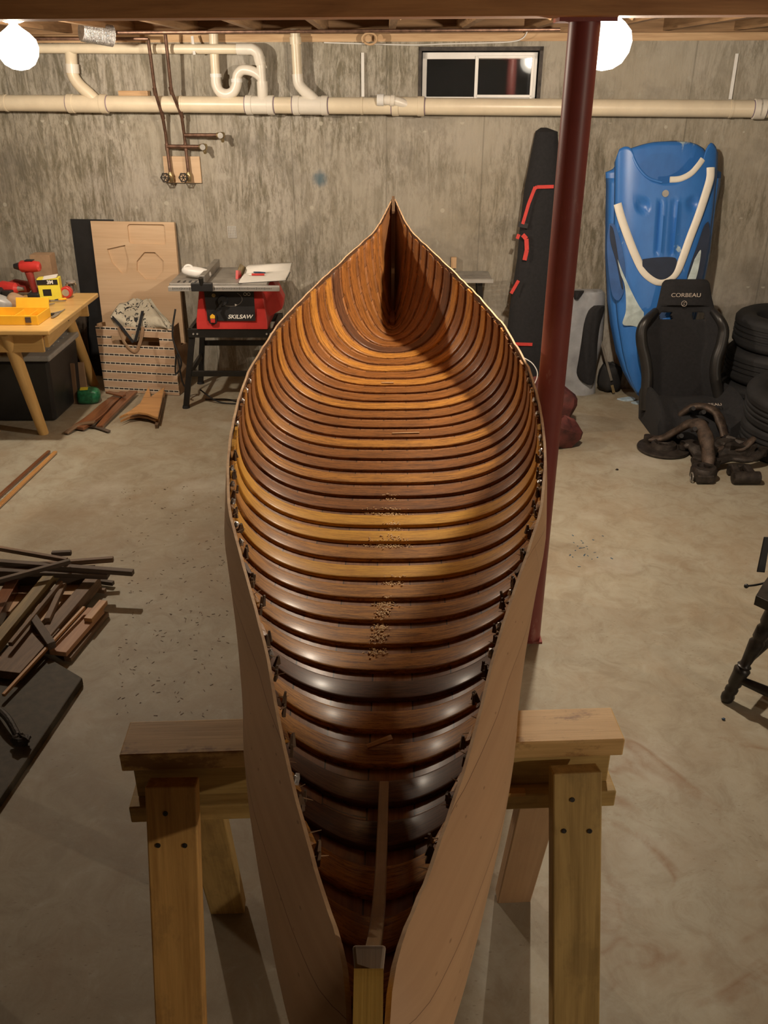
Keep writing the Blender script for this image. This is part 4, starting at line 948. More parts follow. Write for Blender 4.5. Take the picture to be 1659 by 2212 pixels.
def deck(lab, off, m, zz):
    pts = [(258, 905), (280, 893), (303, 876), (322, 838), (326, 862), (356, 840), (348, 878), (342, 906), (336, 905), (318, 898), (298, 895), (276, 898)]
    w3 = [F(a+off[0], b+off[1], zz) for a, b in pts]; o_ = w3[0].copy(); lp = [(p.x-o_.x, p.y-o_.y) for p in w3]
    g = G(); g.prism(lp, o_, (1, 0, 0), (0, 1, 0), .016); return tag(g.build('canoe_deck', M[m], bevel=.003), lab, 'deck piece')
deck('orange brown swallowtail deck piece, upper one of two stacked', (0, 0), 'amber', .052)
deck('swallowtail deck piece below another on the floor', (2, 8), 'cane', .012)
g = G(); g.beam(F(338, 922, .012), F(352, 862, .03), .018, .024); tag(g.build('loose_board', M['oldbrown']), 'thin dark slat standing beside the swallowtail deck pieces', 'slat')
# ================================================================== table saw on its stand
sx0 = -.96; yfr = 5.33
sw = thing('table_saw', 'red and black bench table saw on a black folding stand', 'table saw', (sx0, 5.6, 0))
zt_ = .81
def bq(name, m, c, d, R=None, par=sw, bev=.003):
    g = G(); g.box(c, d, R=R); return g.build(name, M[m], par, bevel=bev)
# body
g = G(); zb, zc_ = .515, .785; bl, brr = -1.185, -.735; y0, y1 = 5.42, 5.78
vs = [Vector(p) for p in ((bl, y0-.04, zb), (brr, y0-.04, zb), (brr, y1, zb), (bl, y1, zb), (bl, y0-.03, zb+.05), (brr, y0-.03, zb+.05), (brr, y1, zb+.05), (bl, y1, zb+.05), (bl+.035, y0, zc_), (brr-.03, y0, zc_), (brr-.03, y1-.03, zc_), (bl+.035, y1-.03, zc_))]
fs = [(3, 2, 1, 0), (8, 9, 10, 11)]
for a in (0, 4):
    for k in range(4): fs.append((a+k, a+(k+1) % 4, a+4+(k+1) % 4, a+4+k))
g.add(vs, fs); body = g.build('housing', M['red'], sw, bevel=.006)
g = G(); g.add([Vector(p) for p in ((brr-.01, 5.5, .56), (brr+.075, 5.56, .60), (brr+.085, 5.60, .66), (brr+.03, 5.55, .78), (brr-.03, 5.5, .78), (brr-.01, 5.72, .56), (brr+.075, 5.70, .60), (brr+.085, 5.70, .66), (brr+.03, 5.72, .78), (brr-.03, 5.72, .78))],
      [(0, 1, 2, 3, 4), (9, 8, 7, 6, 5), (0, 5, 6, 1), (1, 6, 7, 2), (2, 7, 8, 3), (3, 8, 9, 4), (4, 9, 5, 0)]); g.build('motor_cover', M['red'], sw, bevel=.004)
pn = Vector((0, -1, .09)).normalized(); pux = Vector((1, 0, 0)); puy = Vector((0, .09, 1)).normalized()
po = Vector((bl+.075, y0-.036, zb+.055)); pw_, ph_ = .30, .222
g = G(); g.prism([(0, 0), (pw_, 0), (pw_, ph_), (-.012, ph_)], po, pux, puy, .005); g.build('front_panel', M['black'], sw)
def pp_(a, b, h=.006): return po+pux*a+puy*b+pn*h
text('brand_lettering', 'SKILSAW', .034, pp_(.205, .025), pux, puy, M['paper'], sw, .0006, shear=.25, bold=.0006, sx=1.12)
g = G(); g.cyl(pp_(.105, .125, .004), pp_(.105, .125, .03), .034, .028, 20); g.build('crank_wheel', M['black'], sw, smooth=True)
g = G(); g.tube([pp_(.105, .125, .03), pp_(.08, .075, .032)], .008, 8); g.tube([pp_(.08, .078, .03), pp_(.08, .078, .06)], .011, 12); g.build('crank_handle', M['blackpaint'], sw, smooth=True)
g = G(); arc = [pp_(.15+.075*math.cos(a), .135+.045*math.sin(a), .006) for a in np.linspace(-2.4, .9, 20)]; g.tube(arc, .0016, 6); g.build('bevel_scale', M['grey'], sw)
g = G(); g.cyl(pp_(.05, .158), pp_(.05, .158, .012), .012); g.build('lock_knob', M['brass'], sw, smooth=True)
for a in (.245, .268):
    g = G(); g.tube([pp_(a+.009*math.cos(t_), .165+.009*math.sin(t_), .006) for t_ in np.linspace(0, 2*math.pi, 16)[:-1]], .0012, 5, closed=True); g.build('round_symbol', M['paper'], sw)
g = G(); g.prism([(0, 0), (.016, .008), (0, .016)], pp_(.178, .09), pux, puy, .001); g.build('arrow_mark', M['paper'], sw)
g = G(); g.prism(rrect((-.0, -.038), (.048, .030), .012), pp_(.012, .02, .004), pux, puy, .014); swh = g.build('switch_base', M['black'], sw)
g = G(); g.prism([(0, 0), (.03, 0), (.03, .016), (.015, .028), (0, .016)], pp_(.021, .018, .019), pux, puy, .008); g.build('switch_paddle', M['yellow'], swh, bevel=.001)
g = G(); g.prism([(0, 0), (.028, 0), (.028, .024), (0, .024)], pp_(.022, -.009, .019), pux, puy, .008); g.build('stop_button', M['red'], swh, bevel=.002)
# table, rails, fence
tabm = plain('cast_saw_table', (.34, .32, .29), .45, .5, .3)
g = G(); g.box((-1.02, 5.60, zt_-.0125), (.60, .50, .025)); g.build('saw_tabletop', tabm, sw, bevel=.003)
g = G(); g.box((-.98, 5.325, zt_-.025), (.68, .035, .030)); g.build('front_rail', M['alu'], sw, bevel=.003)
g = G()
for k in range(60): g.box((-1.29+.0102*k, 5.3055, zt_-.022), (.0015, .002, .008 if k % 5 else .014))
g.build('rail_ruler', M['black'], sw)
g = G(); g.box((-1.11, 5.305, zt_-.012), (.13, .03, .05)); g.build('fence_clamp', M['black'], sw, bevel=.004)
g = G(); g.beam((-1.11, 5.33, zt_+.026), (-1.11, 5.86, zt_+.026), .035, .05); g.build('rip_fence', M['grey'], sw, bevel=.003)
g = G(); g.tube([(-1.11, 5.30, zt_+.0), (-1.11, 5.29, zt_+.045)], [.012, .016], 10); g.build('fence_lever', M['blackpaint'], sw, smooth=True)
for k in range(5):
    g = G(); g.box((-1.27+.035*k, 5.40, zt_+.001), (.012, .05, .002)); g.build('table_slot', M['black'], sw)
g = G(); g.prism([(0, 0), (.16, 0), (.15, .03), (.05, .075), (0, .05)], (-.92, 5.52, zt_+.001), (.2, 1, 0), (0, 0, 1), .004); g.build('riving_knife', M['brass'], sw)
g = G(); g.prism([(0, 0), (.09, .0), (.08, .035), (.02, .05)], (-.93, 5.47, zt_+.001), (.1, 1, 0), (0, 0, 1), .016); g.build('blade_guard', M['red'], sw)
# stand
for (x, y, tx, ty, fx) in ((-1.30, 5.36, -1.22, 5.42, 1), (-.66, 5.36, -.71, 5.42, -1), (-1.30, 5.86, -1.22, 5.78, 1), (-.66, 5.86, -.71, 5.78, -1)):
    g = G(); g.beam((x, y, .008), (tx, ty, .50), .035, .035, up=(0, 1, 0)); lg = g.build('stand_leg', M['blackpaint'], sw, bevel=.003)
    g = G(); g.cyl((x, y, .0), (x, y, .016), .026, .022); g.build('rubber_foot', M['rubber'], lg, smooth=True)
bq('stand_rail', 'blackpaint', (-.965, 5.40, .487), (.56, .025, .055)); bq('stand_rail', 'blackpaint', (-.965, 5.80, .487), (.56, .025, .055))
bq('stand_rail', 'blackpaint', (-1.235, 5.60, .487), (.025, .42, .055)); bq('stand_rail', 'blackpaint', (-.70, 5.60, .487), (.025, .42, .055))
bq('cross_brace', 'blackpaint', (-.98, 5.385, .225), (.56, .02, .035)); bq('cross_brace', 'blackpaint', (-.98, 5.835, .30), (.56, .02, .035))
bq('side_brace', 'blackpaint', (-1.265, 5.61, .22), (.02, .44, .035)); bq('side_brace', 'blackpaint', (-.69, 5.61, .22), (.02, .44, .035))
for x in (-1.21, -1.185, -.745, -.72):
    g = G(); g.cyl((x, 5.388, .485), (x, 5.382, .485), .006, n=10); g.build('bolt', M['alu'], sw)
g = G(); pts = smoothpath([(-1.33, 5.48, .62), (-1.36, 5.45, .45), (-1.32, 5.44, .28), (-1.37, 5.46, .20), (-1.34, 5.43, .34), (-1.33, 5.45, .15), (-1.30, 5.45, .10)], 6); g.tube(pts, .006, 8); g.build('power_lead', M['black'], sw, smooth=True)
g = G(); g.tube(smoothpath([(-1.22, 5.46, .09), (-1.1, 5.44, .012), (-.95, 5.42, .008), (-1.05, 5.5, .008), (-1.2, 5.5, .008)], 6), .005, 8); tag(g.build('thin_cable', M['black'], smooth=True), 'thin black cable looped on the floor under the table saw stand', 'cable')
# things on the saw
bk = thing('notebook', 'open blank notebook lying on the right end of the table saw', 'notebook', (-.78, 5.58, zt_+.002))
q = [F(516, 608, zt_+.012), F(617, 602, zt_+.012), F(626, 584, zt_+.012), F(527, 591, zt_+.012)]
g = G(); g.add([p-Vector((0, 0, .010)) for p in q]+q, [(3, 2, 1, 0), (4, 5, 6, 7), (0, 1, 5, 4), (1, 2, 6, 5), (2, 3, 7, 6), (3, 0, 4, 7)]); g.build('page_block', M['paper'], bk)
q2 = [q[3]+Vector((0, .002, 0)), q[2]+Vector((0, .002, 0)), q[2]+Vector((0.01, .10, .035)), q[3]+Vector((.02, .10, .035))]
mid_ = [(q2[0]+q2[3])/2+Vector((0, 0, .014)), (q2[1]+q2[2])/2+Vector((0, 0, .014))]
g = G(); g.grid([[q2[0], mid_[0], q2[3]], [(q2[0]+q2[1])/2, (mid_[0]+mid_[1])/2+Vector((0, 0, .002)), (q2[2]+q2[3])/2], [q2[1], mid_[1], q2[2]]]); g.build('page_block', M['paper'], bk, smooth=True, solid=.007)
g = G(); c = [p-Vector((0, 0, .0125)) for p in q]; ce = sum(c, Vector())/4; c = [ce+(p-ce)*1.03 for p in c]; g.add([p for p in c]+[p+Vector((0, 0, .002)) for p in c], [(3, 2, 1, 0), (4, 5, 6, 7), (0, 1, 5, 4), (1, 2, 6, 5), (2, 3, 7, 6), (3, 0, 4, 7)]); g.build('cover', M['black'], bk)
zq = zt_+.014
a, b, c = F(548, 588, zq+.006), F(573, 589, zq+.006), F(590, 587, zq+.004); kn = thing('folding_knife', 'dark handled folding knife on the open notebook', 'knife', a)
g = G(); g.tube([a, a+(b-a)*.5, b], [.007, .009, .006], 10, flat=.6); g.build('handle', M['bluepen'], kn, smooth=True)
g = G(); g.tube([b, c], [.005, .001], 8, flat=.3); g.build('blade', M['grey'], kn, smooth=True)
a, b = F(537, 593, zq+.006), F(571, 593, zq+.006); pe = thing('red_pen', 'thick red pen with a white end on the open notebook', 'pen', a)
g = G(); g.tube([a+(b-a)*.2, b], .007, 10); g.build('barrel', M['red'], pe, smooth=True); g = G(); g.tube([a, a+(b-a)*.22], [.004, .0065], 10); g.build('cap', M['paper'], pe, smooth=True)
rp = thing('white_mouse_toy', None, None, F(425, 603, zt_)) if False else None
c0 = F(422, 600, zt_+.002); wh = thing('dust_mask', 'white moulded object with a hole lying on the left end of the table saw', 'mask', c0)
g = G(); g.blob(c0+Vector((.01, .0, .034)), (.095, .045, .032), M=rot(0, 8, -4), pw=.85); g.build('shell', M['white'], wh, smooth=True)
g = G(); ring = [c0+Vector((-.035+.026*math.cos(a), -.012+.006*math.sin(a), .055+.022*math.sin(a))) for a in np.linspace(0, 2*math.pi, 24)[:-1]]; g.tube(ring, .009, 8, closed=True); g.build('ring', M['white'], wh, smooth=True)
# second stand behind the canoe, right
sg_ = thing('roller_stand', 'grey slotted metal work stand partly hidden behind the right side of the canoe', 'stand', (.62, 5.4, 0))
a, b, c, d = F(975, 605, .80), F(1066, 606, .80), F(1054, 575, .80), F(968, 577, .80)
x0_, x1_, y0_, y1_ = a.x-.08, b.x, a.y, min(d.y, 5.76)
g = G(); g.box(((x0_+x1_)/2, y0_, .795), (x1_-x0_, .02, .022)); g.build('front_edge', M['alu'], sg_)
g = G()
for k in range(9): y = y0_+.015+(y1_-y0_)*k/9; g.box(((x0_+x1_)/2, y, .80), (x1_-x0_-.01, .016, .008))
for x in np.linspace(x0_+.01, x1_-.01, 5): g.box((x, (y0_+y1_)/2, .793), (.012, y1_-y0_, .008))
g.build('slotted_top', M['grey'], sg_)
for x in (x0_+.10, x1_-.05):
    for y in (y0_+.05, y1_-.08):
        g = G(); g.beam((x+(.04 if x > .5 else -.04), y, .0), (x-.03, y, .79), .03, .03, up=(0, 1, 0)); g.build('leg', M['blackpaint'], sg_)
c0 = F(980, 580, .805); g = G(); g.box(c0+Vector((0, .02, .035)), (.035, .03, .07)); tag(g.build('wood_block', M['sill']), 'small pale block standing on the slotted metal stand', 'wood block')
# ================================================================== right side
# padded ski bag leaning in the corner behind the column
sb = thing('ski_bag', 'tall black padded bag with red straps leaning on the wall behind the column', 'bag', (1.0, 5.6, 0))
def on_lean(px, py, off=0.0):
    t_ = min(max((760-py)/(760-275), 0), 1); Y = 5.52+.20*t_-off; return P(px, py, Y)
secs = [(276, 1168, 1182), (284, 1157, 1204), (320, 1150, 1206), (400, 1134, 1210), (480, 1124, 1212), (560, 1117, 1208), (640, 1104, 1202), (700, 1097, 1196), (760, 1092, 1190), (800, 1090, 1186), (822, 1098, 1180)]
rows = []
for y, xl, xr in secs:
    a, b = on_lean(xl, y), on_lean(xr, y); c = (a+b)/2; r = (b.x-a.x)/2; row = []
    for k in range(20):
        t_ = 2*math.pi*k/20; s1, c1 = math.sin(t_), math.cos(t_)
        row.append(c+Vector((r*math.copysign(abs(c1)**.8, c1), -min(r, .09)*math.copysign(abs(s1)**.8, s1)*(1+.06*math.sin(y*.11+k)), .0)))
    rows.append(row)
g = G(); rr_ = []
for k in range(len(rows)-1):
    for j in range(3): t_ = j/3; rr_.append([p.lerp(q, t_) for p, q in zip(rows[k], rows[k+1])])
rr_.append(rows[-1]); g.grid(rr_, closed=True); g.f.append(tuple(range(20))); g.mi.append(0); g.f.append(tuple((len(rr_)-1)*20+k for k in range(20))); g.mi.append(0)
g.build('bag_body', M['blackcloth'], sb, smooth=True)
redst = plain('red_webbing', (.62, .05, .04), .7, var=.15, scale=60)
for pts in ([(1196, 403), (1160, 404), (1154, 408)], [(1156, 404), (1142, 440), (1129, 484)], [(1129, 507), (1137, 516), (1138, 540), (1133, 562)], [(1121, 506), (1117, 516)], [(1120, 606), (1104, 634)], [(1112, 743), (1150, 744)]):
    g = G(); q = [on_lean(x, y, .098) for x, y in pts]
    wdt = .020 if pts[0] != (1129, 507) else .026
    for i in range(len(q)-1): g.beam(q[i], q[i+1], wdt, .004, up=(0, -1, 0))
    g.build('strap', redst, sb)
g = G(); q = [on_lean(x, y, .09) for x, y in ((1120, 484), (1140, 488))]; g.beam(q[0], q[1], .03, .015, up=(0, -1, 0)); g.build('buckle', M['black'], sb)
# silver dry bag with black side panel
dbg = thing('silver_bag', 'silver grey nylon bag with a black side panel behind the red column', 'bag', (1.5, 5.45, 0))
yb = F(1230, 855).y
def sil(pts, Y, m, name, th=.08, bulge=.05, ny=16):
    rows = []
    for y, xl, xr in pts:
        row = []
        for k in range(15):
            s_ = k/14; p = P(xl+(xr-xl)*s_, y, Y); p.y -= bulge*(math.sin(math.pi*s_)**.6)*(1+.12*math.sin(y*.13+k*1.1))-.0; row.append(p)
        rows.append(row)
    rows = list(map(list, zip(*[smoothpath(list(r), 3) for r in zip(*rows)])))
    g = G(); g.grid(rows); n = len(rows[0])
    back = [[Vector((p.x, Y+th, p.z)) for p in r] for r in rows]; g.grid(back)
    NR = len(rows); B = NR*n
    for i in range(NR-1):
        for k in (0, n-1): g.f.append((i*n+k, (i+1)*n+k, B+(i+1)*n+k, B+i*n+k)); g.mi.append(0)
    for i in (0, NR-1):
        for k in range(n-1): g.f.append((i*n+k, i*n+k+1, B+i*n+k+1, B+i*n+k)); g.mi.append(0)
    return g.build(name, M[m], dbg, smooth=True, angle=70)
sil([(630, 1172, 1304), (640, 1168, 1307), (680, 1165, 1305), (740, 1163, 1300), (780, 1160, 1290), (820, 1170, 1286), (845, 1190, 1286), (856, 1212, 1284)], yb+.05, 'silver', 'nylon_shell', .08, .05)
M['blackpan'] = M['blackcloth']
sil([(661, 1284, 1306), (672, 1272, 1304), (700, 1262, 1296), (740, 1256, 1291), (780, 1250, 1289), (806, 1246, 1286), (822, 1254, 1284), (830, 1268, 1280)], yb+.0, 'blackpan', 'side_panel', .02, .022)
sil([(629, 1238, 1262), (636, 1238, 1258), (646, 1240, 1250)], yb+.0, 'blackpan', 'torn_edge', .02, .02)
# dark wine coloured bag behind the column
wb_ = F(1215, 903); rows = []
g = G(); g.blob(Vector((.98, 5.0, .15)), (.20, .13, .15), M=rot(0, 18, 0), n=22, m=14, noise=.12, pw=.8, flat_bottom=.003)
g.blob(Vector((1.02, 4.72, .09)), (.13, .10, .09), M=rot(0, 20, 15), noise=.15, pw=.75, flat_bottom=.003)
tag(g.build('cloth_bag', M['wine'], smooth=True), 'dark wine red cloth bag slumped on the floor behind the red column', 'bag')
g = G(); g.tube(smoothpath([P(1130, 772, 4.9), P(1150, 785, 4.88), P(1161, 806, 4.87), P(1155, 828, 4.87), P(1143, 838, 4.9)], 6), .003, 6); tag(g.build('white_string', M['white'], smooth=True), 'thin white string looping over the wine red bag', 'string')
# black scoop with a long grey handle
c0 = F(1318, 850); sc = thing('dust_scoop', 'black lump shaped scoop with a grey metal handle beside the silver bag', 'scoop', c0)
g = G(); g.blob(c0+Vector((-.005, .05, .10)), (.078, .07, .10), n=18, m=12, noise=.1, pw=.75, flat_bottom=.002); g.build('scoop_body', M['rubber'], sc, smooth=True)
a, b = P(1321, 822, c0.y-.035), P(1291, 710, c0.y+.02); g = G(); g.beam(a, b, .016, .008, up=(0, -1, 0)); g.build('handle', M['duct'], sc)
g = G(); a, b = P(1322, 832, c0.y-.035), P(1326, 848, c0.y-.035); g.beam(a, b, .018, .006, up=(0, -1, 0)); g.build('handle_end', M['brass'], sc)
# ------------------------------------------------------------------ blue kayak hull pieces
kb = NT('scuffed_blue_polyethylene'); v = kb.coord('obj', (1, 1, 1)); n1 = kb.noise(kb.coord('obj', (5, 5, 2.4), (1.2, 0, 3.1)), 1, 5, .6, .5)
sc1 = kb.noise(kb.coord('obj', (22, 22, 9)), 1, 5, .6)
c = kb.mix(kb.ramp(sc1, [(.35, .25), (.6, 0.0)]), (.035, .17, .52), (.02, .10, .36))
c = kb.mix(kb.ramp(n1, [(.62, 0.0), (.66, .85)]), c, (.52, .64, .64)); kb.col(c); kb.set(Roughness=.38); M['kblue'] = kb.m
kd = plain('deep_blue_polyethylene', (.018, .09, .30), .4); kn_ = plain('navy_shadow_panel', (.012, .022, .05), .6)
kpale = plain('worn_pale_blue_plastic', (.50, .60, .60), .45, var=.35, scale=14)
ktrim = plain('off_white_trim', (.78, .74, .64), .45, var=.08)
KY0, KY1 = 5.26, 5.53
kp0 = Vector((0, KY0, 0)); kup = Vector((0, KY1-KY0, 1.72)).normalized(); kx = Vector((1, 0, 0)); kn = kx.cross(kup).normalized(); kn = kn if kn.y < 0 else -kn
ky_ = thing('blue_kayak', 'scuffed blue and white kayak shell standing upright against the wall', 'kayak', (1.75, 5.35, 0))
def K(px, py, off=0.0): return hit(px, py, kp0+kn*off, kn)
def klist(tabl, y): ys = [q[0] for q in tabl]; return float(np.interp(y, ys, [q[1] for q in tabl])), float(np.interp(y, ys, [q[2] for q in tabl]))
# back shell with a rounded dome top
back = [(304, 1448, 1462), (306, 1415, 1488), (311, 1390, 1505), (320, 1362, 1520), (335, 1342, 1530), (365, 1324, 1546), (372, 1308, 1558), (400, 1309, 1556), (450, 1308, 1546), (550, 1307, 1534), (650, 1312, 1514), (700, 1318, 1500), (760, 1330, 1470), (800, 1344, 1440), (830, 1360, 1415), (850, 1374, 1395), (858, 1382, 1390)]
def kshell(tabl, depth, off, m, name, ys, cut=None, pw=.55, th=.006):
    rows = []
    for y in ys:
        xl, xr = klist(tabl, y); row = []
        for k in range(33):
            s_ = k/32; h = depth*(1-abs(2*s_-1)**3)**pw*min(1, (xr-xl)/120); row.append(K(xl+(xr-xl)*s_, y, off+h))
        rows.append(row)
    g = G(); g.grid(rows, mask=(lambda i, k: not cut((xl_at(ys[i], tabl, k+.5)), ys[i])) if cut else None)
    return g.build(name, m, ky_, smooth=True, solid=th, angle=60)
def xl_at(y, tabl, k): xl, xr = klist(tabl, y); return xl+(xr-xl)*k/32
ysb = list(np.linspace(304, 372, 26))+list(np.linspace(376, 858, 60))
kshell(back, .03, -.10, M['kblue'], 'back_shell', ysb)
# front shell; its upper edge is the U shaped cockpit opening
def ucut(px): return float(np.interp(px, [1318, 1338, 1350, 1362, 1368, 1375, 1390, 1410, 1437, 1465, 1490, 1508, 1520, 1528, 1536, 1545, 1552, 1560], [380, 322, 316, 318, 328, 350, 372, 388, 396, 394, 382, 364, 346, 318, 308, 312, 330, 380]))
frontt = [(300, 1328, 1552), (372, 1327, 1550), (450, 1326, 1543), (550, 1324, 1530), (620, 1326, 1514), (700, 1334, 1496), (760, 1344, 1468), (800, 1354, 1440), (830, 1366, 1414), (852, 1378, 1394)]
cols = 45; rows = []
for i in range(70):
    row = []
    for k in range(cols):
        s_ = k/(cols-1); xt = 1328+(1552-1328)*s_; yt = ucut(xt); t_ = i/69; y = yt+(852-yt)*t_**1.0
        xl, xr = klist(frontt, y); x = xl+(xr-xl)*s_
        h = .075*(1-abs(2*s_-1)**3.2)**.6*min(1, (xr-xl)/120)
        # side foot wells pressed in
        for (ex, ey, rx, ry, dp_) in ((1388, 445, 17, 16, .02), (1495, 440, 12, 15, .02)):
            dd = ((x-ex)/rx)**2+((y-ey)/ry)**2; h -= dp_*max(0, 1-dd)**.7
        for (gx0, gx1) in ((1427, 1419), (1458, 1449)):
            gx_ = gx0+(gx1-gx0)*(y-430)/120
            if 428 < y < 555: h -= .018*math.exp(-((x-gx_)/3.2)**2)*min(1, (y-428)/12, (555-y)/12)-.010*math.exp(-((x-gx_-7)/3.5)**2)*min(1, (y-428)/12, (555-y)/12)
        row.append(K(x, y, -.02+h))
    rows.append(row)
g = G(); g.grid(rows); g.build('front_shell', M['kblue'], ky_, smooth=True, solid=.007, angle=60)
# side walls joining the two shells
for s_, tb_ in ((0, frontt), (1, frontt)):
    r2 = []
    for y in np.linspace(385, 850, 30):
        xf = klist(frontt, y)[s_]; xb = klist(back, y)[s_]; r2.append([K(xf, y, -.02), K((xf+xb)/2, y, -.055), K(xb, y, -.10)])
    g = G(); g.grid(r2); g.build('side_wall', M['kblue'], ky_, smooth=True, solid=.005)
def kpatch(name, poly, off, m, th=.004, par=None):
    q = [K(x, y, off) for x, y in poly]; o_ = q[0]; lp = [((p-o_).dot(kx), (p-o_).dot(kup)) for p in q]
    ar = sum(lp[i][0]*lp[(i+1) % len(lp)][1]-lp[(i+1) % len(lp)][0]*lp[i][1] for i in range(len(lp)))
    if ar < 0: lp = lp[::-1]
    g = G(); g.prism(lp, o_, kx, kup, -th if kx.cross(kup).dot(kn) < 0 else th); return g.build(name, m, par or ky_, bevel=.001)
def sm2(pts, n=5): return [(p.x, p.y) for p in smoothpath([(a, b, 0) for a, b in pts+[pts[0]]], n)][:-1]
# worn pale side zones, dark side wells
def ktube(name, pts, w1, m, off=.06, flat=.4):
    g = G(); q = smoothpath([K(a, b, off if len(r) == 0 else r[0]) for a, b, *r in pts], 6); g.tube(q, w1 if not callable(w1) else [w1(i/(len(q)-1)) for i in range(len(q))], 12, flat=flat, up=kn); return g.build(name, m, ky_, smooth=True, angle=70)
kpatch('worn_patch', sm2([(1334, 560), (1350, 600), (1380, 660), (1405, 690), (1420, 705), (1395, 712), (1368, 704), (1345, 700), (1352, 670), (1350, 620), (1340, 590)]), .052, kpale, .002)
kpatch('worn_patch', sm2([(1500, 560), (1490, 590), (1478, 618), (1462, 640), (1480, 640), (1496, 620), (1508, 585), (1514, 540)]), .052, kpale, .002)
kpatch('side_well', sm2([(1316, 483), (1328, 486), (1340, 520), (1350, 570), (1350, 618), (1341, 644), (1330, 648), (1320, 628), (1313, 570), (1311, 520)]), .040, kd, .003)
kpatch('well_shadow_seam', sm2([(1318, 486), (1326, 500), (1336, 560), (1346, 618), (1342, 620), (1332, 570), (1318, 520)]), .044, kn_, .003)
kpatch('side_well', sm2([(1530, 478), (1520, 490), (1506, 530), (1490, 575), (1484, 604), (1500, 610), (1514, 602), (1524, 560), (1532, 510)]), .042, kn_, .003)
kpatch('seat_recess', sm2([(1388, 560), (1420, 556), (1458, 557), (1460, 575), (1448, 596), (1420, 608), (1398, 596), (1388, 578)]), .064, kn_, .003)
ktube('trim_strip', [(1334, 440, .045), (1342, 470, .05), (1356, 510, .055), (1374, 555, .058), (1392, 588, .06), (1418, 607, .06), (1440, 606, .06), (1460, 590, .06), (1474, 560, .06), (1490, 515, .058), (1508, 468, .055), (1524, 420, .05), (1534, 385, .045), (1535, 362, .035)], .024, ktrim, flat=.35)
ktube('trim_strip', [(1447, 388, .055), (1470, 386, .055), (1492, 375, .053), (1508, 358, .048), (1518, 344, .035)], .017, ktrim, flat=.35)
ktube('rim_edge', [(1362, 322, .03), (1368, 340, .04), (1382, 366, .05), (1402, 385, .056), (1430, 394, .058)], .008, M['kblue'], flat=.6)
g = G(); c = K(1437, 418, .056); g.cyl(c-kn*.005, c+kn*.006, .020, n=18); g.build('drain_plug', M['grey'], ky_, smooth=True)
c = K(1390, 650, .04); g = G(); c = K(1388, 650, .045)
g = G(); c = K(1388+0, 652, .045); g.cyl(K(1388, 651, .038), K(1388, 651, .05), .010, n=14); g.build('scupper', kd, ky_, smooth=True)
for (px, py, r, z, lab) in ((1352, 860, .06, .012, 'pale blue plastic scrap on the floor at the kayak tip, left piece'), (1378, 865, .045, .02, 'pale blue plastic scrap leaning beside the racing seat')):
    c = F(px, py, z); g = G(); g.prism([(p.x, p.y) for p in smoothpath([(-r, 0, 0), (-r*.2, -r*.55, 0), (r, -r*.3, 0), (r*.8, r*.5, 0), (-r*.1, r*.35, 0), (-r, 0, 0)], 4)][:-1], c-Vector((0, 0, z-.002)), (1, 0, 0), (0, .95, .25 if px > 1360 else .06), .008)
    tag(g.build('plastic_scrap', M['palegum'], bevel=.001), lab, 'scrap')
# ------------------------------------------------------------------ racing seat
st = thing('racing_seat', 'black racing bucket seat standing on the floor in front of the kayak', 'car seat', (1.87, 5.0, 0))
SY0, SY1 = 5.12, 5.30
sp0 = Vector((0, SY0, 0)); sup = Vector((0, SY1-SY0, .85)).normalized(); sn = kx.cross(sup).normalized(); sn = sn if sn.y < 0 else -sn
def S(px, py, off=0.0): return hit(px, py, sp0+sn*off, sn)
seatt = [(603, 1448, 1520), (605, 1436, 1528), (612, 1430, 1533), (640, 1424, 1537), (665, 1418, 1543), (672, 1408, 1548), (690, 1388, 1562), (706, 1380, 1570), (725, 1379, 1572), (745, 1384, 1568), (770, 1389, 1560), (800, 1388, 1556), (840, 1386, 1560), (872, 1384, 1568), (890, 1383, 1574)]
ys = list(np.linspace(603, 615, 8))+list(np.linspace(620, 890, 70)); rows = []
for y in ys:
    xl, xr = klist(seatt, y); row = []
    for k in range(49):
        s_ = k/48; u_ = abs(2*s_-1); h = .02
        if y > 660: h += (.14*max(0, (u_-.52)/.48)**1.0 if u_ < .86 else .14*(.34/.48)*(1-((u_-.86)/.14)**2*.7))*min(1, (y-660)/50)
        else: h += .03*(1-u_**3)
        if y < 615: h -= .03*(615-y)/12
        row.append(S(xl+(xr-xl)*s_, y, h))
    rows.append(row)
def hole(i, k):
    y = ys[i]; xl, xr = klist(seatt, y); x = xl+(xr-xl)*(k+.5)/48
    return (1427 < x < 1453 and 671+max(0, (1440-x))*.4 < y < 688) or (1496 < x < 1520 and 671 < y < 690)
g = G(); g.grid(rows, mask=lambda i, k: not hole(i, k)); g.build('shell_back', M['blackcloth'], st, smooth=True, solid=.035, angle=60)
for sgn, pts in ((-1, [(1416, 672), (1396, 692), (1386, 714), (1387, 745), (1394, 775), (1398, 810), (1396, 850), (1394, 885)]), (1, [(1540, 672), (1556, 692), (1563, 714), (1558, 745), (1548, 775), (1545, 810), (1552, 850), (1560, 880)])):
    q = smoothpath([S(x, y, .105 if i else .05) for i, (x, y) in enumerate(pts)], 5); g = G(); g.tube(q, [.022+.012*min(1, i/12) for i in range(len(q))], 14, flat=1.1, up=sn); g.build('side_bolster', plain('black_vinyl', (.018, .017, .016), .4), st, smooth=True)
vis = S(1470, 800, .03)
g = G(); q = [S(x, y, .035) for x, y in ((1412, 730), (1540, 730), (1538, 860), (1408, 860))]
txt_m = plain('pale_stitching', (.42, .36, .31), .6)
c = S(1482, 638, .0555); text('headrest_lettering', 'CORBEAU', .033, c, kx, sup, txt_m, st, .001, bold=.0003, sx=1.2)
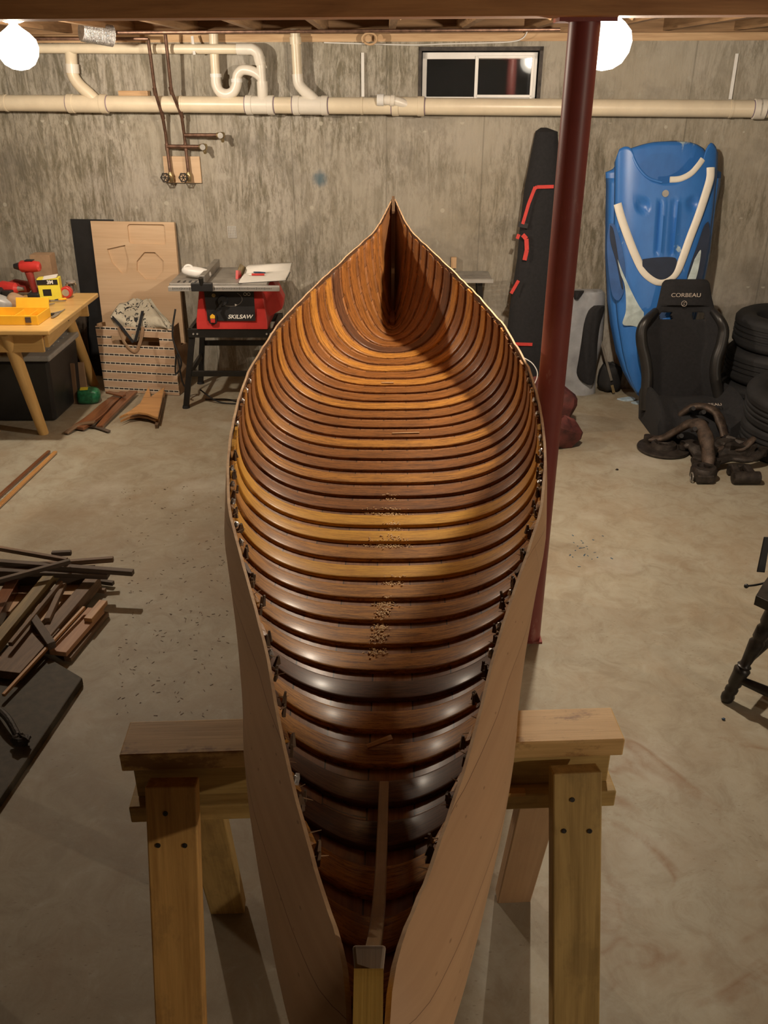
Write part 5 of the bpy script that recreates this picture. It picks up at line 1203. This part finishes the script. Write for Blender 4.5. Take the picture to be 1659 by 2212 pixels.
c = S(1478, 656, .0555); g = G(); g.tube([c+kx*.016*math.cos(a)+sup*.016*math.sin(a) for a in np.linspace(0, 2*math.pi, 24)[:-1]], .0016, 6, closed=True)
g.tube([c+kx*a_+sup*b_ for a_, b_ in ((-.012, -.010), (.002, -.006), (-.004, .004), (.010, .010))], .0016, 6); g.build('round_emblem', txt_m, st)
# seat base
bz = [F(1385, 928), F(1590, 935)]; ybf = F(1480, 955).y
rows = []
for i, t_ in enumerate(np.linspace(0, 1, 14)):
    y = 5.16-(5.16-4.72)*t_; row = []
    for k in range(33):
        s_ = k/32; u_ = abs(2*s_-1); xa = 1.60+(2.14-1.60)*s_; z = .16+.02*math.sin(t_*3)+.11*max(0, (u_-.6)/.4)-.06*t_**4
        if u_ > .9: z -= .09*((u_-.9)/.1)**2
        row.append(Vector((xa, y, z)))
    rows.append(row)
g = G(); g.grid(rows); n = 33; low = [[Vector((1.62+(2.12-1.62)*(p.x-1.60)/.54, p.y, .003)) for p in r] for r in rows]; g.grid(low)
B = len(rows)*n
for i in range(len(rows)-1):
    for k in (0, n-1): g.f.append((i*n+k, (i+1)*n+k, B+(i+1)*n+k, B+i*n+k)); g.mi.append(0)
for i in (0, len(rows)-1):
    for k in range(n-1): g.f.append((i*n+k, i*n+k+1, B+i*n+k+1, B+i*n+k)); g.mi.append(0)
g.build('seat_base', M['blackcloth'], st, smooth=True, angle=60)
ln = text('seat_lettering', 'CORBEAU', .034, Vector((1.93, 4.85, .205)), kx, Vector((0, .95, .25)), txt_m, st, .001, bold=.0003)
# ------------------------------------------------------------------ tyres
def tyre(name, lab, c, R, r_in, wd, group=None, rim=False, M_=None):
    t_ = thing(name, lab, 'tyre', c, group); Mx = M_ or rot(0, 0, 0); hw = wd/2
    prof = [(r_in, -hw*.72), (r_in+.008, -hw*.86), (r_in+.035, -hw*.98), (R*.87, -hw*1.0), (R*.95, -hw*.88), (R, -hw*.68)]
    for k in range(5):
        z = -hw*.6+hw*1.2*k/4; prof += [(R, z-.010), (R-.008, z-.006), (R-.008, z+.006), (R, z+.010)] if k not in (0, 4) else [(R, z)]
    prof += [(R, hw*.68), (R*.95, hw*.88), (R*.87, hw*1.0), (r_in+.035, hw*.98), (r_in+.008, hw*.86), (r_in, hw*.72)]
    cc = Vector(c)+Vector((0, 0, hw)); g = G(); g.lathe(prof+[(r_in-.002, 0), prof[0]], cc, Mx, n=56); g.build('tyre_tread', M['rubber'], t_, smooth=True, angle=50)
    if rim:
        g = G(); g.lathe([(r_in-.001, -hw*.75), (r_in-.02, -hw*.6), (r_in-.03, 0), (r_in-.02, hw*.6), (r_in+.004, hw*.86), (r_in+.004, hw*.90), (r_in-.015, hw*.88), (r_in-.03, hw*.62)], cc, Mx, n=48); rm = g.build('rim', M['alu'], t_, smooth=True)
        g = G(); g.lathe([(.001, hw*.55), (.05, hw*.55), (.06, hw*.45), (.06, hw*.1)], cc, Mx, n=24)
        for k in range(5):
            a = 2*math.pi*k/5+.3; d = Mx @ Vector((math.cos(a), math.sin(a), 0)); u_ = Mx @ Vector((0, 0, 1)); g.beam(cc+d*.045+u_*hw*.5, cc+d*(r_in-.022)+u_*hw*.62, .045, .02, up=u_)
        g.build('wheel_spokes', M['alu'], rm, smooth=True)
    return t_
for k in range(3):
    tyre('car_tyre', ['bottom tyre of the stack behind the racing seat', 'middle tyre of the stack behind the racing seat', 'topmost tyre of the stack behind the racing seat'][k], (2.50+.015*k, 5.33-.01*k, .212*k+.001), .325, .20, .208, 'stacked tyres behind the seat')
tyre('car_tyre', 'lower tyre under the alloy wheel at the right edge', (2.38, 4.62, .001), .315, .2, .20, 'tyres at the right edge')
tyre('car_wheel', 'tyre with a shiny alloy wheel lying at the right edge', (2.37, 4.60, .205), .315, .2, .20, 'tyres at the right edge', rim=True, M_=rot(6, -5, 0))
# ------------------------------------------------------------------ greasy car parts on the floor
c0 = F(1432, 972, 0); dsc = thing('brake_disc', 'dark round brake disc lying flat in front of the racing seat', 'car part', c0)
g = G(); g.lathe([(.03, .03), (.055, .05), (.07, .045), (.075, .022), (.148, .020), (.150, .012), (.146, .003), (.08, .002), (.03, .002), (.03, .03)], c0, n=44); g.build('disc', M['darkiron'], dsc, smooth=True)
g = G()
for k in range(5): a = 2*math.pi*k/5; g.cyl(c0+Vector((.048*math.cos(a), .048*math.sin(a), .04)), c0+Vector((.048*math.cos(a), .048*math.sin(a), .056)), .006, n=8)
g.build('wheel_studs', M['darkiron'], dsc, smooth=True)
def arm(lab, pts, w_, m, holes=(), eye=True, nm='control_arm'):
    q = [P(x, y, Y) for x, y, Y in pts]; L = thing(nm, lab, 'car part', (q[0].x, q[0].y, 0)); pp = smoothpath(q, 6); n = len(pp)
    g = G(); g.tube(pp, [w_*(1+.25*math.sin(i*.9)*.4+.35*math.sin(math.pi*i/n)) for i in range(n)], 12, flat=.55); g.build('arm', M[m], L, smooth=True, angle=60)
    for (x, y, Y) in holes:
        c = P(x, y, Y); g = G(); g.cyl(c+Vector((0, .010, -.006)), c-Vector((0, .028, -.016)), .013, n=14); g.build('bushing', M['black'], L, smooth=True)
    if eye:
        for e in (q[0], q[-1]): g = G(); g.tube([e+Vector((0, 0, -.022)), e+Vector((0, 0, .022))], .026, 16); g.build('joint', M['darkiron'], L, smooth=True)
    return L
arm('curved rusty suspension arm arching from the brake disc to the round hub', [(1400, 948, 4.72), (1432, 946, 4.70), (1462, 930, 4.66), (1490, 915, 4.60), (1512, 920, 4.52), (1526, 950, 4.42), (1530, 985, 4.33), (1530, 1010, 4.27)], .030, 'rust', [(1497, 928, 4.5), (1468, 943, 4.58)])
arm('second suspension arm lying against the seat cushion', [(1462, 905, 4.85), (1485, 885, 4.82), (1515, 878, 4.80), (1545, 890, 4.74), (1558, 915, 4.68), (1566, 945, 4.62)], .032, 'rust', [(1516, 892, 4.72), (1494, 884, 4.76)])
arm('low rusty bar reaching right from the suspension arms', [(1540, 975, 4.50), (1570, 965, 4.52), (1600, 970, 4.50), (1625, 950, 4.52), (1642, 938, 4.56)], .020, 'rust')
arm('flat dark bracket under the rusty bar at the right', [(1545, 1000, 4.36), (1580, 990, 4.40), (1620, 992, 4.38), (1648, 975, 4.42)], .024, 'darkiron')
arm('short upright strut leaning on the seat base beside the arms', [(1436, 930, 4.83), (1444, 900, 4.86)], .010, 'darkiron', eye=False)
arm('thick dark knuckle between the two suspension arms', [(1478, 962, 4.60), (1498, 960, 4.58), (1515, 985, 4.48), (1505, 1000, 4.42)], .036, 'darkiron')
c0 = F(1521, 1040, 0); hb = thing('wheel_hub', 'dark round hub with a ring at the end of the suspension arm', 'car part', c0)
g = G(); g.lathe([(.001, .0), (.062, .0), (.07, .015), (.07, .06), (.06, .075), (.04, .078), (.035, .06), (.001, .06)], c0+Vector((0, .03, 0)), n=30); g.build('hub_body', M['darkiron'], hb, smooth=True)
g = G(); g.tube([c0+Vector((-.075, -.01+.0, .03))+Vector((0, .02*math.cos(a), .025*math.sin(a))) for a in np.linspace(0, 2*math.pi, 16)[:-1]], .004, 6, closed=True); g.build('clip_ring', M['grey'], hb, smooth=True)
g = G(); g.box(c0+Vector((-.01, -.03, .03)), (.09, .03, .045)); g.build('flange', M['darkiron'], hb, bevel=.006)
c0 = F(1612, 1048, 0); cal = thing('brake_caliper', 'dark greasy brake caliper lying alone at the right', 'car part', c0)
g = G(); g.tube([c0+Vector((-.075, .02, .035)), c0+Vector((-.07, .02, .035)), c0+Vector((.07, .02, .035)), c0+Vector((.075, .02, .035))], [.02, .034, .034, .02], 16); g.build('cylinder_body', M['darkiron'], cal, smooth=True)
for x in (-.05, .03): g = G(); g.beam(c0+Vector((x, .02, .05)), c0+Vector((x*.8, .11, .065)), .04, .03); g.build('bridge', M['darkiron'], cal, bevel=.008)
g = G(); g.box(c0+Vector((-.01, .13, .035)), (.10, .035, .06)); g.build('outer_jaw', M['darkiron'], cal, bevel=.008)
g = G(); c = F(1595, 1000, 0); g.blob(c+Vector((.0, .10, .05)), (.13, .09, .05), noise=.3, n=20, m=12, pw=.7, flat_bottom=.002); tag(g.build('differential_cover', M['darkiron'], smooth=True), 'lumpy dark casting beneath the rusty bar at the right', 'car part')
# ------------------------------------------------------------------ turned leg chair at the right edge
chp = F(1567, 1514); ch = thing('wooden_chair', 'black wooden chair with turned legs at the right edge of the photo', 'chair', (chp.x, chp.y, 0)); ch.rotation_euler = (0, 0, -math.radians(45))
chm = plain('worn_black_chair_paint', (.022, .017, .014), .4, var=.6, scale=30)
def turned(p, q, name='leg', s=1.0):
    p, q = Vector(p), Vector(q); prof = [(0, .016), (.02, .021), (.06, .023), (.09, .018), (.11, .022), (.14, .022), (.16, .017), (.19, .023), (.30, .025), (.34, .028), (.36, .019), (.38, .024), (.39, .016), (.50, .021), (.62, .026), (.65, .019), (.67, .024), (.76, .025), (.79, .019), (.82, .025), (1.0, .027)]
    g = G(); g.tube([p+(q-p)*t_ for t_, r in prof], [r*s for t_, r in prof], 18); return g.build(name, chm, ch, smooth=True, angle=70)
ztop = .43; x_, y_ = chp.x, chp.y
turned((x_, y_, 0), (x_+.075, y_+.055, ztop-.02)); turned((x_+.44, y_+.02, 0), (x_+.37, y_+.07, ztop-.02)); turned((x_+.02, y_+.46, 0), (x_+.08, y_+.38, ztop-.02)); turned((x_+.44, y_+.46, 0), (x_+.37, y_+.38, ztop-.02))
g = G(); sp_ = [(p.x, p.y) for p in smoothpath([(0.02, -.01, 0), (.22, -.03, 0), (.43, -.01, 0), (.455, .2, 0), (.41, .42, 0), (.22, .45, 0), (.04, .42, 0), (-.005, .2, 0), (.02, -.01, 0)], 6)][:-1]
g.prism(sp_, (x_, y_+.01, ztop-.022), (1, 0, 0), (0, 1, 0), .035); g.build('seat', chm, ch, bevel=.008)
for a, b, z in (((x_+.015, y_+.012), (x_+.43, y_+.03), .10), ((x_+.02, y_+.44), (x_+.43, y_+.44), .10), ((x_+.018, y_+.02), (x_+.022, y_+.44), .15), ((x_+.43, y_+.03), (x_+.43, y_+.44), .15)):
    g = G(); a, b = Vector((*a, z)), Vector((*b, z)); g.tube([a+(b-a)*t_ for t_ in (0, .2, .5, .8, 1)], [.013, .017, .020, .017, .013], 12); g.build('stretcher', chm, ch, smooth=True)
for xx in (.07, .15, .23, .31, .39):
    g = G(); g.tube([(x_+xx, y_+.39, ztop), (x_+xx*1.02-.004, y_+.46, ztop+.40)], .010, 10); g.build('back_spindle', chm, ch, smooth=True)
g = G(); g.beam((x_+.02, y_+.465, ztop+.42), (x_+.44, y_+.465, ztop+.42), .022, .07); g.build('back_rail', chm, ch, bevel=.008)
# dark coat hanging over the chair with a strap
ct = thing('hanging_coat', 'black coat draped over the turned leg chair at the right edge', 'coat', (x_+.30, y_+.2, ztop+.015))
rows = []
for t_ in np.linspace(0, 1, 12):
    row = []
    for k in range(16):
        s_ = k/15; row.append(Vector((x_+.205-.03*math.sin(t_*2.6)+.03*t_+.26*s_, y_+.20+.012*math.sin(k*1.3+t_*4)+.02*s_, ztop+.36-.335*t_)))
    rows.append(row)
g = G(); g.grid(rows); g.build('cloth', M['blackcloth'], ct, smooth=True, solid=.02)
a, b = P(1657, 1160, y_+.19), P(1643, 1236, y_+.16); g = G(); g.beam(a, b, .022, .006, up=(0, -1, 0), w2=.028); g.build('belt_strap', M['black'], ct, bevel=.002)
a, b = P(1659, 1256, y_+.10), P(1612, 1266, y_+.06); g = G(); g.tube(smoothpath([a+Vector((.04, .02, .02)), a, (a+b)/2-Vector((0, 0, .004)), b], 4), .0035, 8); g.blob(b, (.008, .008, .008), n=10, m=6); g.build('cord_end', M['black'], ct, smooth=True)
# ================================================================== old boards at the left
def board(nm, lab, a, za, b, zb_, w_, h, m, bev=.002, cat='board'):
    p, q = F(a[0], a[1], za), F(b[0], b[1], zb_); g = G(); g.beam(p, q, w_, h); return tag(g.build(nm, M[m], bevel=bev), lab, cat)
g = G(); sh_ = [F(178, 1464, .03), F(91, 1412, .03), F(-40, 1378, .03), F(-330, 1500, .03), F(-330, 1900, .03), F(0, 1726, .03)]; o_ = sh_[0].copy()
g.prism([(p.x-o_.x, p.y-o_.y) for p in sh_], o_-Vector((0, 0, .03)), (1, 0, 0), (0, 1, 0), .03)
tag(g.build('dark_sheet', plain('dark_olive_sheet', (.060, .048, .030), .7, var=.4, scale=30), bevel=.004), 'large dark olive sheet lying on the floor at the left edge', 'board')
g = G(); g.tube(smoothpath([F(-20, 1520, .05), F(15, 1550, .07), F(38, 1590, .05)], 5), [.012]*11, 10); g.blob(F(45, 1598, .055), (.03, .02, .02), noise=.3, n=12, m=8); tag(g.build('machine_foot', M['darkiron'], smooth=True), 'dark metal foot standing on the olive sheet', 'metal part')
board('square_block', 'dark brown wide plank resting against the pile above the olive sheet', (8, 1458), .05, (98, 1362), .05, .13, .035, 'oldbrown')
board('reddish_board', 'wide reddish board lying lowest at the right side of the pile', (125, 1412), .035, (208, 1318), .035, .07, .02, 'redwood')
board('reddish_board', 'short reddish board sticking out at the right top of the pile', (190, 1340), .055, (224, 1300), .055, .035, .018, 'cane')
board('dark_lath', 'thin dark lath right of the reddish boards', (146, 1425), .012, (228, 1325), .012, .03, .02, 'oldbrown')
board('orange_strip', 'long thin orange strip lying across the pile onto the olive sheet', (7, 1502), .055, (182, 1312), .07, .012, .012, 'cane', cat='strip')
board('brown_board', 'thick dark brown board slanting up beside the pale triangular gaps', (95, 1385), .05, (205, 1255), .05, .055, .05, 'oldbrown')
board('pale_board', 'pale board lying flat under the laths', (62, 1350), .02, (182, 1250), .02, .09, .025, 'cedar')
board('pale_board', 'pale board piece at the left under the laths', (0, 1325), .02, (70, 1252), .02, .09, .025, 'cedar')
board('olive_batten', 'long olive brown batten slanting across the pile', (-30, 1418), .09, (122, 1232), .10, .045, .04, 'olive')
board('brown_batten', 'thinner brown batten beside the olive one', (22, 1392), .10, (132, 1258), .10, .016, .018, 'oldbrown')
board('dark_stub', 'short dark stub crossing near the brown plank', (72, 1336), .09, (112, 1395), .07, .03, .03, 'oldgrey')
board('dark_stub', 'dark crosspiece inside the triangular gap', (138, 1262), .085, (102, 1340), .085, .022, .02, 'oldbrown')
board('grey_lath', 'long grey lath on top of the pile ending furthest right', (-40, 1212), .145, (288, 1237), .13, .026, .022, 'oldgrey')
board('grey_lath', 'dark lath just under the topmost grey one', (-40, 1232), .125, (235, 1242), .112, .04, .022, 'oldgrey')
board('grey_lath', 'curved looking lath crossing the others from the upper left', (-40, 1178), .165, (145, 1210), .165, .018, .018, 'oldbrown')
board('grey_lath', 'thin lath slanting up to the right under the crossing', (-30, 1262), .150, (152, 1212), .172, .020, .018, 'oldgrey')
board('grey_lath', 'lath lying behind the crossing with its end at the right', (60, 1222), .115, (245, 1208), .12, .02, .022, 'oldbrown')
board('grey_lath', 'short lath piece behind the top of the pile', (112, 1196), .14, (154, 1194), .14, .02, .02, 'oldgrey')
board('dark_offcut', 'small dark offcut on the floor at the right of the laths, upper one', (185, 1252), .02, (245, 1260), .02, .02, .018, 'oldgrey')
board('dark_offcut', 'small dark offcut on the floor at the right of the laths, lower one', (180, 1272), .02, (228, 1276), .02, .02, .018, 'oldbrown')
board('dark_beam', 'thick dark beam under the grey laths', (-40, 1248), .07, (205, 1240), .07, .05, .06, 'oldgrey')
board('dark_beam', 'dark board at the far left of the pile', (-30, 1370), .05, (30, 1262), .05, .05, .05, 'mahog')
# glossy strips on the floor at upper left
board('glossy_strip', 'orange varnished strip lying at the left edge, nearer one of two', (-20, 1110), .012, (120, 976), .012, .022, .012, 'amber', cat='strip')
board('glossy_strip', 'glossy brown strip lying at the left edge beside the orange one', (-24, 1092), .012, (106, 975), .012, .018, .014, 'mahog', cat='strip')
# specks on the floor
for (px, py, r, m, lab) in ((1018, 2020, .012, 'oldbrown', 'small dark crumb on the floor beside the right sawhorse leg'), (1563, 1553, .006, 'bluepen', 'tiny blue bead on the floor below the chair leg'), (1333, 1014, .008, 'darkiron', 'tiny dark pebble on the floor left of the brake disc')):
    c = F(px, py, r*.6); g = G(); g.blob(c, (r, r*.8, r*.6), noise=.3, n=10, m=6); tag(g.build('floor_crumb', M[m], smooth=True), lab, 'crumb')
g = G(); fl = plain('blue_paint_flake', (.03, .10, .18), .6)
for k in range(26):
    c = F(random.gauss(1262, 26), random.gauss(1188, 16), .001); g.box(c, (random.uniform(.004, .014), random.uniform(.002, .005), .001), R=rot(0, 0, random.random()*180))
tag(g.build('paint_flakes', fl), 'scatter of blue flakes on the floor right of the column', 'flakes', kind='stuff')
g = G()
for k in range(230):
    c = F(random.uniform(250, 500), random.uniform(1050, 1560), .001)
    g.box(c, (random.uniform(.004, .014), random.uniform(.0015, .003), .0012), R=rot(0, 0, random.random()*180))
tag(g.build('wood_shavings', M['oldbrown']), 'dark wood shavings scattered on the floor left of the canoe', 'shavings', kind='stuff')
